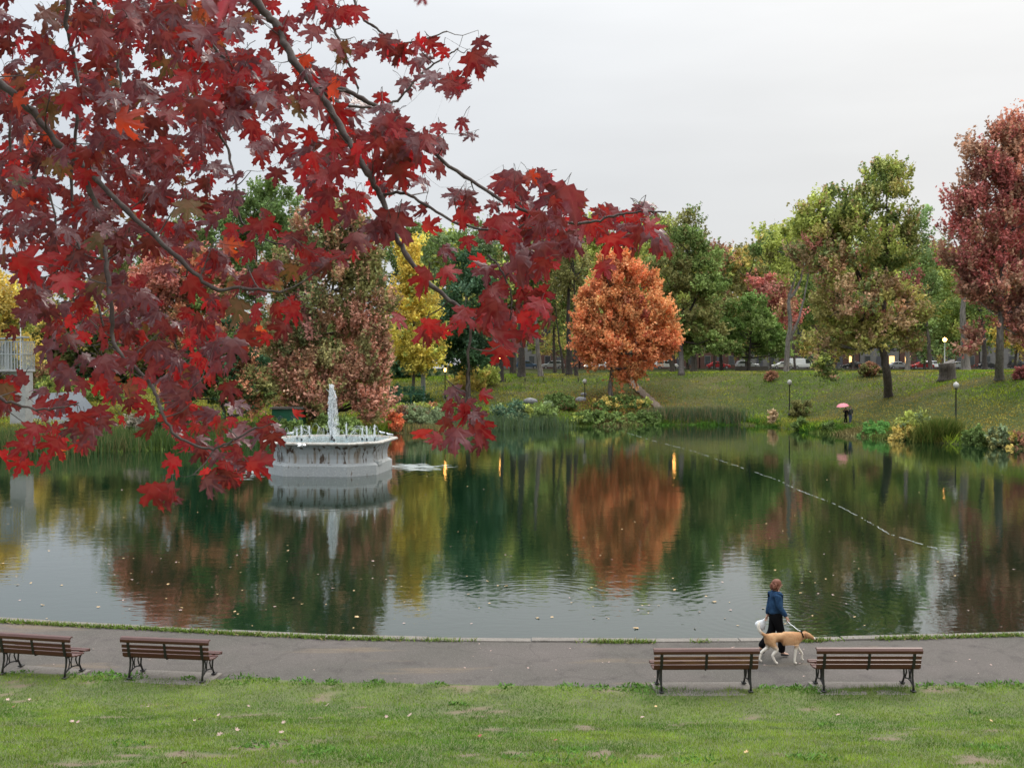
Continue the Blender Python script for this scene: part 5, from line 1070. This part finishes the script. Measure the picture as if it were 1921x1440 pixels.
# make template face +z
A_ = TV[TF[:, 0]]; B_ = TV[TF[:, 1]]; C_ = TV[TF[:, 2]]; cr_ = (B_[:, 0]-A_[:, 0])*(C_[:, 1]-A_[:, 1])-(B_[:, 1]-A_[:, 1])*(C_[:, 0]-A_[:, 0])
TF[cr_ < 0] = TF[cr_ < 0][:, ::-1]
def leaf_mesh(specs):
    """specs: list of (attach point, tip dir, normal, size, colour, curl)"""
    Vs, Fs, Cs, Ve, XY = [], [], [], [], []; n = len(TV)
    for i, (p, t_, nn, s, c, cu) in enumerate(specs):
        t_ = t_.normalized(); nn = (nn-t_*nn.dot(t_)); nn = nn.normalized() if nn.length > 1e-4 else t_.orthogonal().normalized(); x_ = t_.cross(nn)
        r = rng.normal(0, 1, 6); wx_ = random.uniform(.85, 1.1)
        z = .10*VD*4*.5+cu[2]*np.abs(TV[:, 0])-cu[0]*TV[:, 1]**2*.5-cu[1]*TV[:, 0]**2+.035*np.sin(TV[:, 0]*9+r[0]*3)*(TV[:, 1]+.2)+.03*np.sin(TV[:, 1]*8+r[1]*3)+.05*r[2]*TV[:, 0]
        xx_ = TV[:, 0]*wx_*(1-.22*abs(cu[1])*np.abs(TV[:, 0]))+.05*r[3]*TV[:, 1]**2
        Vs.append(np.array(p)+s*(xx_[:, None]*np.array(x_)+TV[:, 1:2]*np.array(t_)+z[:, None]*np.array(nn)))
        Fs.append(TF+i*n)
        dk = 1+.0*TV[:, 1]
        Cs.append(np.array(c)[None]*np.ones((n, 1))); Ve.append(VEIN); 
    return np.concatenate(Vs), np.concatenate(Fs), np.concatenate(Cs), np.concatenate(Ve)
m = bpy.data.materials.new('maple_leaf'); MAT['maple_leaf'] = m; m.use_nodes = True; t = m.node_tree; n = t.nodes; l = t.links; p = n['Principled BSDF']
ca = n.new('ShaderNodeVertexColor'); ca.layer_name = 'Col'; ve = n.new('ShaderNodeAttribute'); ve.attribute_name = 'vein'; tcn = n.new('ShaderNodeTexCoord'); geo = n.new('ShaderNodeNewGeometry')
def mixc(f, a, b, bt='MIX'):
    k = n.new('ShaderNodeMix'); k.data_type = 'RGBA'; k.blend_type = bt
    for i, v in ((0, f), (6, a), (7, b)):
        if isinstance(v, (int, float)): k.inputs[i].default_value = v
        elif isinstance(v, tuple): k.inputs[i].default_value = (*v, 1)
        else: l.new(v, k.inputs[i])
    return k.outputs[2]
nz = n.new('ShaderNodeTexNoise'); nz.inputs['Scale'].default_value = 22; nz.inputs['Detail'].default_value = 4; l.new(tcn.outputs['Object'], nz.inputs[0])
rr_ = n.new('ShaderNodeMapRange'); rr_.inputs[1].default_value = .4; rr_.inputs[2].default_value = .75; rr_.inputs[4].default_value = .55; l.new(nz.outputs[0], rr_.inputs[0])
base = mixc(rr_.outputs[0], ca.outputs[0], mixc(1., ca.outputs[0], (.45, .35, .4), 'MULTIPLY'))
vf = n.new('ShaderNodeMath'); vf.operation = 'MULTIPLY'; vf.inputs[1].default_value = .22; l.new(ve.outputs['Fac'], vf.inputs[0])
base = mixc(vf.outputs[0], base, (.42, .14, .10))
topc = mixc(.5, base, (.13, .045, .055))
fc_ = mixc(geo.outputs['Backfacing'], topc, base); l.new(fc_, p.inputs['Base Color'])
p.inputs['Roughness'].default_value = .36; p.inputs['Specular IOR Level'].default_value = .8
rf_ = n.new('ShaderNodeMapRange'); rf_.inputs[3].default_value = .31; rf_.inputs[4].default_value = .62; l.new(geo.outputs['Backfacing'], rf_.inputs[0]); l.new(rf_.outputs[0], p.inputs['Roughness'])
tr = n.new('ShaderNodeBsdfTranslucent'); l.new(mixc(1., base, (1.7, 1.1, 1.1), 'MULTIPLY'), tr.inputs[0]); xs_ = n.new('ShaderNodeMixShader'); xs_.inputs[0].default_value = .42
l.new(p.outputs[0], xs_.inputs[1]); l.new(tr.outputs[0], xs_.inputs[2]); l.new(xs_.outputs[0], n['Material Output'].inputs[0])
bn = n.new('ShaderNodeBump'); bn.inputs['Distance'].default_value = .002; l.new(ve.outputs['Fac'], bn.inputs['Height']); l.new(bn.outputs[0], p.inputs['Normal'])
# density of leaves, 40 px cells of the photograph
GRID = """
7278989999973577731
8288999999967425242
86889979999887586476765
966898589998987827 67788
877988679899987655 46673
9898983679698757776 242
999889777935765889 9874
898999898932458978 861 23
888899987 466698655 7610 5666540
9987899986 83558815 76577798740124
898888998763521058 6138999987777 85
2898899878855651234 06788 9888646 44
48695886496878 96000000367982 14
079968411355871000 0043 04770
0798866557634520010 434355884
027688865667430000033 52798500
216487887763000000000 1 0376
604447888740000000000000 21
615537688830000000000 0 455
5676633578755000000000 77
27875046777772000000 35 68
52520014467750000000000 3
0000000142610
000000033010
"""
rows = []
RAW = [
"7 2 7 8 8 9 9 9 9 9 9 7 3 5 7 7 6 2 1",
"8 2 8 8 9 9 9 9 9 9 9 6 7 4 4 3 5 2 3 1",
"8 6 8 8 9 9 7 9 9 9 9 8 8 7 5 7 6 3 6 5 5 4 3",
"9 6 6 8 9 8 5 8 9 9 9 8 9 8 7 7 6 1 5 7 7 8 6",
"8 7 7 9 8 8 6 7 9 8 9 9 9 8 7 6 4 4 3 5 5 6 2",
"9 8 9 8 9 8 2 5 7 9 5 8 8 7 5 6 6 6 5 1 3 1",
"9 9 9 8 8 9 7 7 6 9 1 3 6 6 6 8 8 8 9 8 6 2",
"8 9 8 9 9 9 8 9 8 9 2 1 4 5 8 9 7 7 9 8 5 0 1 1",
"8 8 9 8 9 9 9 8 8 7 3 5 6 6 9 7 4 5 7 6 0 0 4 6 5 4 2",
"9 9 8 7 8 9 9 9 8 5 6 2 5 5 7 6 1 5 7 5 4 6 6 7 9 8 7 3 0 1 3",
"8 9 8 8 8 8 9 9 8 6 5 2 4 1 0 0 3 7 5 1 3 7 8 8 9 9 8 7 6 6 7 3",
"1 7 9 8 8 9 9 8 7 7 7 4 4 5 4 0 2 3 3 0 5 6 8 8 8 8 7 5 3 5 3 3",
"4 7 6 9 6 8 8 6 4 8 5 7 6 7 8 5 0 0 0 0 0 2 6 6 8 7 1 0 2",
"0 6 9 9 7 8 4 1 1 3 4 4 7 6 1 0 0 0 0 3 1 0 3 6 6 1",
"0 6 9 8 8 6 6 5 4 6 5 3 4 5 1 0 0 0 0 3 2 4 4 7 7 3",
"0 1 7 6 8 8 8 6 5 6 6 6 3 2 0 0 0 0 2 2 4 0 6 8 7 3",
"1 0 5 7 4 7 8 8 7 7 5 2 1 0 0 0 0 0 0 0 1 0 2 6 5",
"5 0 3 3 4 7 8 8 8 7 3 0 0 0 0 0 0 0 0 0 0 0 0 1",
"5 1 4 4 3 7 6 8 8 8 2 0 0 0 0 0 0 0 0 0 2 4 4",
"4 5 6 5 5 3 3 5 7 7 7 4 4 0 0 0 0 0 0 0 0 6 6",
"1 6 7 6 4 0 3 5 7 7 7 7 6 1 0 0 0 0 0 2 3 5 7",
"4 1 4 1 0 0 1 3 4 6 6 6 4 0 0 0 0 0 0 0 0 0 2",
"0 0 0 0 0 0 0 1 3 1 5 1",
"0 0 0 0 0 0 0 2 2"]
rng = np.random.default_rng(101); random.seed(101)
# main boughs: photo-pixel polylines with distance from the camera, start/end radius (m)
BOUGHS = [
 ('long grey bough sweeping from the top edge down to the lowest hanging leaves', [(430, -120, 3.9), (480, 0, 3.8), (520, 50, 3.8), (548, 110, 3.75), (600, 175, 3.7), (640, 240, 3.65), (690, 325, 3.6), (716, 370, 3.6), (735, 425, 3.55), (765, 480, 3.5), (810, 535, 3.5), (860, 575, 3.5), (890, 600, 3.5)], .016, .006),
 ('bough reaching furthest right above the orange tree', [(600, 162, 3.7), (640, 168, 3.7), (680, 185, 3.7), (760, 235, 3.65), (800, 275, 3.6), (870, 330, 3.6), (960, 385, 3.5), (1040, 412, 3.5), (1100, 418, 3.5), (1150, 405, 3.5), (1200, 398, 3.5), (1250, 396, 3.5)], .009, .003),
 ('upward curving twig with leaves against the sky', [(600, 168, 3.7), (640, 195, 3.75), (700, 202, 3.8), (745, 187, 3.8), (790, 140, 3.8), (838, 105, 3.8), (860, 90, 3.8)], .006, .0025),
 ('side branch crossing in front of the treetops', [(717, 366, 3.6), (760, 362, 3.55), (800, 385, 3.5), (860, 420, 3.5), (920, 432, 3.45), (970, 430, 3.45), (1005, 392, 3.45)], .006, .003),
 ('thin twig dropping to the lowest right cluster', [(885, 596, 3.5), (879, 660, 3.5), (876, 740, 3.5), (873, 768, 3.5), (890, 800, 3.5)], .005, .002),
 ('twig arching into the red cluster over the yellow tree', [(915, 478, 3.5), (943, 512, 3.45), (960, 560, 3.45), (955, 620, 3.45)], .004, .002),
 ('branch entering at the top right of the long bough', [(570, -60, 4.2), (595, 0, 4.2), (622, 45, 4.2), (650, 110, 4.1), (672, 165, 4.1)], .008, .004),
 ('thin branch near the top with leaves at the sky', [(640, -60, 4.1), (675, 25, 4.0), (700, 50, 4.0), (740, 78, 4.0), (770, 80, 4.0), (840, 60, 4.0)], .006, .0025),
 ('long grey bough running down from the left edge', [(-120, 60, 3.6), (0, 155, 3.4), (60, 210, 3.4), (110, 270, 3.4), (145, 302, 3.4), (240, 395, 3.35), (340, 488, 3.3), (400, 540, 3.3), (460, 540, 3.3), (530, 548, 3.3)], .014, .004),
 ('grey branch dropping steeply behind the left leaves', [(145, 300, 3.4), (170, 360, 3.4), (195, 425, 3.4), (202, 520, 3.3), (210, 600, 3.3), (216, 650, 3.3), (285, 722, 3.25), (300, 765, 3.2), (330, 815, 3.2), (385, 842, 3.2), (430, 830, 3.2), (480, 800, 3.2)], .009, .003),
 ('dark branch from the top left crossing the dense leaves', [(120, -80, 4.6), (128, 0, 4.5), (125, 50, 4.5), (142, 130, 4.5), (145, 210, 4.4), (135, 330, 4.4), (142, 440, 4.3), (180, 560, 4.2), (200, 640, 4.2)], .011, .004),
 ('dark branch second from the top left corner', [(160, -80, 4.4), (176, 0, 4.3), (200, 60, 4.3), (226, 140, 4.3), (232, 210, 4.2)], .01, .005),
 ('branch falling from the top centre of the leaf mass', [(340, -80, 4.3), (352, 0, 4.3), (378, 60, 4.2), (430, 120, 4.2), (470, 168, 4.1)], .009, .004),
 ('branch curling under the leaf mass towards the tall green tree', [(370, 180, 4.2), (405, 240, 4.1), (430, 290, 4.1), (445, 360, 4.0), (450, 410, 4.0), (490, 445, 4.0), (540, 462, 4.0)], .006, .003),
 ('thin branch with round red leaves over the concrete tower', [(-100, 730, 3.2), (0, 748, 3.1), (60, 765, 3.1), (100, 768, 3.1), (150, 755, 3.1)], .005, .002),
 ('dark twig through the left lower leaves', [(20, 180, 4.4), (24, 330, 4.4), (85, 340, 4.2), (110, 470, 4.1), (122, 530, 4.0), (160, 590, 3.9)], .006, .003),
]
ctrunk = Vector((-5.2, 2.2, gz(-5.2, 2.2) if False else float(lawn_z(np.array([-5.2]), np.array([2.2]))[0])))
MT = empty('maple_tree', ctrunk); tag(MT, 'red leaved maple whose boughs hang over the near lawn from the upper left', 'tree')
def spline(P, per=6):
    out = []
    for i in range(len(P)-1):
        p0, p1, p2, p3 = P[max(i-1, 0)], P[i], P[i+1], P[min(i+2, len(P)-1)]
        for j in range(per):
            f_ = j/per; out.append(.5*((2*p1)+(p2-p0)*f_+(2*p0-5*p1+4*p2-p3)*f_*f_+(3*p1-p0-3*p2+p3)*f_**3))
    return out+[P[-1]]
nodes = []; nb = []; meshes = []; nr = []
for bi, (lb, pl, r0, r1) in enumerate(BOUGHS):
    P = spline([at(*q) for q in pl]); q = MB(); n_ = len(P)
    P = [p+Vector(rng.normal(0, .0022, 3)) for p in P]
    q.tube(P, [(r0+(r1-r0)*(i/(n_-1)))*(1.25 if i % 6 == 0 and i else 1) for i in range(n_)], 8)
    meshes.append(q)
    for i, p in enumerate(P): nodes.append(np.array(p)); nb.append(bi); nr.append(r0+(r1-r0)*(i/(n_-1)))
# leaf specs
cand = []
for j, row in enumerate(RAW):
    for i, dgt in enumerate(row.split()):
        c = int(dgt)/10
        if c <= 0: continue
        lam = -math.log(1-min(c, .9)*.985)*1600/730
        for _ in range(rng.poisson(lam) if c < .85 else int(round(lam+rng.random()-.5))):
            px = (i+rng.random())*40; py = (j+rng.random())*40
            dense = px < 560 and c > .55
            D = 3.2+3.2*rng.random()**1.25 if dense else rng.uniform(3.25, 4.3)
            cand.append((px, py, D, rng.uniform(52, 78)*(3.7/D), None))
            if dense and rng.random() < min(1, (D/3.7)**2-1.0): cand.append((px+rng.uniform(-40, 40), py+rng.uniform(-40, 40), D+rng.uniform(.1, .6), rng.uniform(52, 78)*(3.7/D), None))
HERO = [(1238, 438, 3.45, 92, 'p'), (1196, 452, 3.5, 80, 'r'), (1136, 505, 3.4, 52, 'r'), (1216, 388, 3.5, 52, 'p'), (803, 634, 3.45, 52, 'r'), (860, 608, 3.45, 40, 'r'), (325, 921, 3.2, 48, 'r'), (400, 908, 3.2, 62, 'd'), (905, 805, 3.5, 72, 'r'), (875, 775, 3.45, 62, 'r'), (815, 824, 3.5, 40, 'r'), (912, 742, 3.5, 34, 'r'), (855, 740, 3.5, 50, 'p'), (32, 490, 3.3, 62, 'd'), (735, 428, 3.5, 80, 'r'), (940, 430, 3.4, 90, 'r'), (990, 500, 3.4, 95, 'p'), (945, 640, 3.4, 85, 'r'), (985, 610, 3.4, 70, 'r'), (860, 165, 3.7, 66, 'p'), (895, 120, 3.7, 80, 'r'), (712, 80, 3.8, 56, 'r'), (668, 28, 3.8, 58, 'r'), (480, 185, 3.3, 78, 'p'), (770, 275, 3.4, 90, 'p'), (1050, 385, 3.4, 100, 'p'), (960, 345, 3.5, 70, 'p'), (1000, 335, 3.5, 48, 'o'), (60, 815, 3.1, 56, 'r'), (100, 840, 3.1, 60, 'r'), (150, 790, 3.1, 56, 'r'), (430, 0, 1.25, 150, 'b'), (395, -10, 1.5, 120, 'b'), (790, -2, 1.3, 40, 'b'), (1195, 392, 3.5, 30, 'p'), (585, 480, 3.4, 58, 'r'), (610, 370, 3.4, 60, 'r'), (660, 375, 3.4, 58, 'r'), (735, 215, 3.6, 56, 'p'), (865, 232, 3.7, 38, 'p'), (880, 258, 3.7, 34, 'p')]
cand += HERO
LC = {'r': [(.25, .002, .009), (.35, .003, .011), (.17, .002, .007)], 'p': [(.10, .013, .022), (.15, .020, .030)], 'd': [(.085, .004, .006), (.13, .006, .008)], 'o': [(.52, .10, .015), (.48, .06, .015)], 'g': [(.13, .095, .018), (.10, .085, .02), (.17, .07, .02)], 'b': [(.26, .05, .07)]}
def leafcol(px, py):
    left = np.clip((620-px)/400, 0, 1)*np.clip((800-py)/300, 0, 1)
    w = np.array([.50-.24*left, .37-.04*left, .17+.13*left, .012+.012*left, .008+.10*left]); k = 'rpdog'[rng.choice(5, p=w/w.sum())]
    return k
ND = np.array(nodes); specs = [[] for _ in BOUGHS]; loose = []
P3 = np.array([at(c[0], c[1], c[2]) for c in cand]); ordr = np.argsort([np.min(np.linalg.norm(ND-p, axis=1)) for p in P3])
ND = list(ND); twn = 0
for oi in ordr:
    px, py, D, sz, kd = cand[oi]; p = P3[oi]; s = sz*D/F*(.70 if oi < len(cand)-len(HERO) else .84)*rng.uniform(.8, 1.15)
    kd = kd or leafcol(px, py); col = np.array(LC[kd][rng.integers(0, len(LC[kd]))])*rng.uniform(.8, 1.2)
    arr = np.asarray(ND); dd = np.linalg.norm((arr-p)*[1, .55, 1]+np.array([0, 0, .0]), axis=1)+.25*np.maximum(0, p[2]-arr[:, 2]); k = int(np.argmin(dd))
    if kd == 'b':
        k = int(np.argmin(np.linalg.norm(arr-p, axis=1)))
    nb_ = nb[k]; a0 = arr[k]
    # leaf centre at p; petiole end above it
    if kd in 'pb': tip = Vector((rng.normal(0, .6), rng.uniform(-.55, .15), rng.uniform(-.9, -.25))); nor = Vector((rng.normal(0, .35), -.75, rng.uniform(.35, 1.0)))
    else: tip = Vector((rng.normal(0, .55), rng.uniform(-.35, .45), rng.uniform(-1.1, -.35))); nor = Vector((rng.normal(0, .45), rng.uniform(.45, 1), rng.normal(.15, .35)))*(1 if rng.random() < .72 else -1)
    if abs(px-1238) < 2: tip = Vector((.75, -.1, -.5))
    if abs(px-1196) < 2: tip = Vector((-.2, -.1, -1))
    tip.normalize(); att = Vector(p)-tip*s*.42
    cu = (rng.uniform(.0, 1.0), rng.uniform(-.4, 1.1), rng.uniform(-.25, .5))
    specs[nb_].append((att, tip, nor, s*rng.uniform(.95, 1.08), col, cu))
    # petiole, through a joint on the twig network
    jt_ = att-tip*rng.uniform(.02, .04)+Vector((rng.normal(0, .010), rng.normal(0, .012), rng.uniform(-.012, .012)))
    q = meshes[nb_]; q.tube([jt_, (jt_+att)/2+Vector((0, 0, .006)), att], [.0013, .0011, .001], 4, False)
    A0 = Vector(a0); ln = (jt_-A0).length; mid = A0.lerp(jt_, .5)+Vector((rng.normal(0, .05), rng.normal(0, .05), rng.uniform(-.14, .0)))*ln
    rr = min(nr[k]*.75, .0014+.0045*ln+.0008)
    q.tube([A0, A0.lerp(mid, .5)+Vector((0, 0, -.02*ln)), mid, mid.lerp(jt_, .5), jt_], [rr, rr*.9, rr*.8, rr*.65, rr*.5], 5, False)
    ND.append(np.array(mid)); nb.append(nb_); nr.append(rr*.8); ND.append(np.array(jt_)); nb.append(nb_); nr.append(rr*.5)
for bi, (lb, pl, r0, r1) in enumerate(BOUGHS):
    v0 = ctrunk; q = meshes[bi]; q.v = [(x-v0.x, y-v0.y, z-v0.z) for x, y, z in q.v]
    o = q.build('bough', MAT['twig'], MT, True); o['label'] = lb
    if specs[bi]:
        V, Fc, C, Ve = leaf_mesh([(a-v0, t, nn, s, c, cu) for a, t, nn, s, c, cu in specs[bi]])
        link('foliage', mesh_np('foliage', V, Fc, C, {'vein': Ve}), MAT['maple_leaf'], o, True)
print('fore leaves', sum(len(s) for s in specs))
# trunk and limbs, out of frame to the left and above
tk = MB(); tk.tube(spline([Vector((0, 0, -.4)), Vector((.1, 0, 1.5)), Vector((.2, .1, 4)), Vector((.1, .3, 7)), Vector((.3, .2, 10))]), [.34-.22*i/24 for i in range(25)], 12)
for tgt, z0 in ((at(430, -120, 3.9), 4.2), (at(-120, 60, 3.6), 2.6), (at(120, -80, 4.6), 3.6), (at(160, -80, 4.4), 3.9), (at(340, -80, 4.3), 4.4), (at(570, -60, 4.2), 5.), (at(640, -60, 4.1), 5.2), (at(-100, 730, 3.2), 1.6)):
    t_ = tgt-ctrunk; s0 = Vector((.2, .1, z0)); mid = s0.lerp(t_, .5)+Vector((0, 0, .5)); tk.tube(spline([s0, mid, t_]), [.07-.055*i/12 for i in range(13)], 8)
tk.build('trunk', MAT['bark'], MT, True)
# unseen rest of the crown, added overhead to shade the hanging leaves
n_ = 300; Cc_ = np.c_[rng.uniform(-8.5, -.6, n_), rng.uniform(-1.5, 7.0, n_), 9.6+rng.random(n_)*3.2]
Cc_[:, 2] += .35*np.maximum(0, Cc_[:, 1]-4.5); V, Fq, Cq = leaf_cloud(Cc_, rng.uniform(.6, 1.0, n_), np.array([LC['r'][0], LC['p'][1], LC['d'][1], LC['g'][0]])[rng.integers(0, 4, n_)]*1.0, 9, 9, .085, .1)
link('crown', mesh_np('crown', V-np.array(ctrunk), Fq, Cq), MAT['foliage'], MT)
# ------------------------------------------------------------------ fallen and floating leaves
mat('pale_leaf', (.44, .32, .28), .7, (20, (.30, .18, .15), .4, .7)); mat('gold_leaf', (.50, .33, .15), .6); mat('wine_leaf', (.30, .07, .06), .6)
def flat_leaf(name, mt):
    V = np.c_[TV[:, 0], TV[:, 1]-.4, .04*np.sin(TV[:, 0]*6)+.12*TV[:, 0]**2]; me = mesh_np(name, V, TF); me.materials.append(MAT[mt]); return me
proto = {k: flat_leaf('leaf_'+k, k) for k in ('pale_leaf', 'gold_leaf', 'wine_leaf')}
def drop(name, mt, loc, s, label, group, tilt=.2):
    o = bpy.data.objects.new(name, proto[mt]); COL.objects.link(o); o.location = loc; o.scale = (s, s, s); o.rotation_euler = (random.gauss(0, tilt), random.gauss(0, tilt), random.uniform(0, 6.28)); tag(o, label, 'leaf', group)
random.seed(77)
for px, py, k in [(15, 1312, 'pale_leaf'), (55, 1312, 'pale_leaf'), (70, 1315, 'pale_leaf'), (25, 1326, 'wine_leaf'), (135, 1353, 'pale_leaf'), (146, 1354, 'pale_leaf'), (312, 1324, 'wine_leaf'), (278, 1325, 'pale_leaf'), (375, 1349, 'pale_leaf'), (365, 1351, 'pale_leaf'), (410, 1341, 'pale_leaf'), (445, 1368, 'pale_leaf'), (412, 1377, 'pale_leaf'), (532, 1355, 'pale_leaf'), (535, 1389, 'pale_leaf'), (528, 1373, 'pale_leaf'), (450, 1403, 'pale_leaf'), (410, 1430, 'pale_leaf'), (725, 1344, 'pale_leaf'), (768, 1341, 'pale_leaf'), (614, 1322, 'pale_leaf'), (466, 1324, 'pale_leaf'), (345, 1432, 'wine_leaf'), (1230, 1325, 'gold_leaf'), (1522, 1325, 'pale_leaf'), (1592, 1308, 'gold_leaf'), (1460, 1374, 'pale_leaf'), (1205, 1345, 'pale_leaf'), (1042, 1388, 'wine_leaf'), (1350, 1325, 'pale_leaf'), (1572, 1340, 'pale_leaf'), (1860, 1352, 'gold_leaf'), (340, 1410, 'pale_leaf'), (50, 1436, 'gold_leaf'), (900, 1380, 'wine_leaf'), (1400, 1410, 'gold_leaf')]:
    a_, b2 = ray(px, py); DD = np.arange(8, 21, .02); D = float(DD[np.argmax(EYE+b2*DD <= lawn_z(a_*DD, DD)+.04)])
    lb = {'pale_leaf': 'pale pinkish fallen leaf lying on the lawn', 'gold_leaf': 'golden fallen leaf lying on the lawn', 'wine_leaf': 'dark red brown fallen leaf lying on the lawn'}[k]
    drop('fallen_leaf', k, (a_*D, D, float(lawn_z(np.array([a_*D]), np.array([D]))[0])+.05), random.uniform(.05, .085), lb, lb[:lb.find(' leaf')]+' leaves on the lawn', .35)
cnt = 0
while cnt < 40:
    px, py = random.uniform(0, 1921), random.uniform(1200, 1285); p_ = onz(px, py, .12)
    if p_.y > np.interp(p_.x, NX, NY)-.4 or p_.y < np.interp(p_.x, LX, LY)+.1: continue
    drop('path_leaf', 'pale_leaf', (p_.x, p_.y, .135), random.uniform(.025, .05), 'tiny pale leaf scrap lying on the asphalt path', 'leaf scraps on the asphalt path'); cnt += 1
cnt = 0
while cnt < 250:
    px = random.uniform(0, 1921); py = 860+320*random.random()**.9; p_ = onz(px, py, .01)
    if px < 100 and py < 1000 and random.random() < .3: continue
    if not inside(np.array([p_.x]), np.array([p_.y]), POND)[0] or abs(p_.x-FX) < 5 and abs(p_.y-FD) < 5: continue
    big = (p_.y < 34 and random.random() < .12)
    drop('floating_leaf', 'gold_leaf' if random.random() < .6 else 'pale_leaf', (p_.x, p_.y, .015), random.uniform(.04, .09)*(1.7 if big else 1), 'small pale leaf floating on the dark pond', 'leaves floating on the pond', .12); cnt += 1
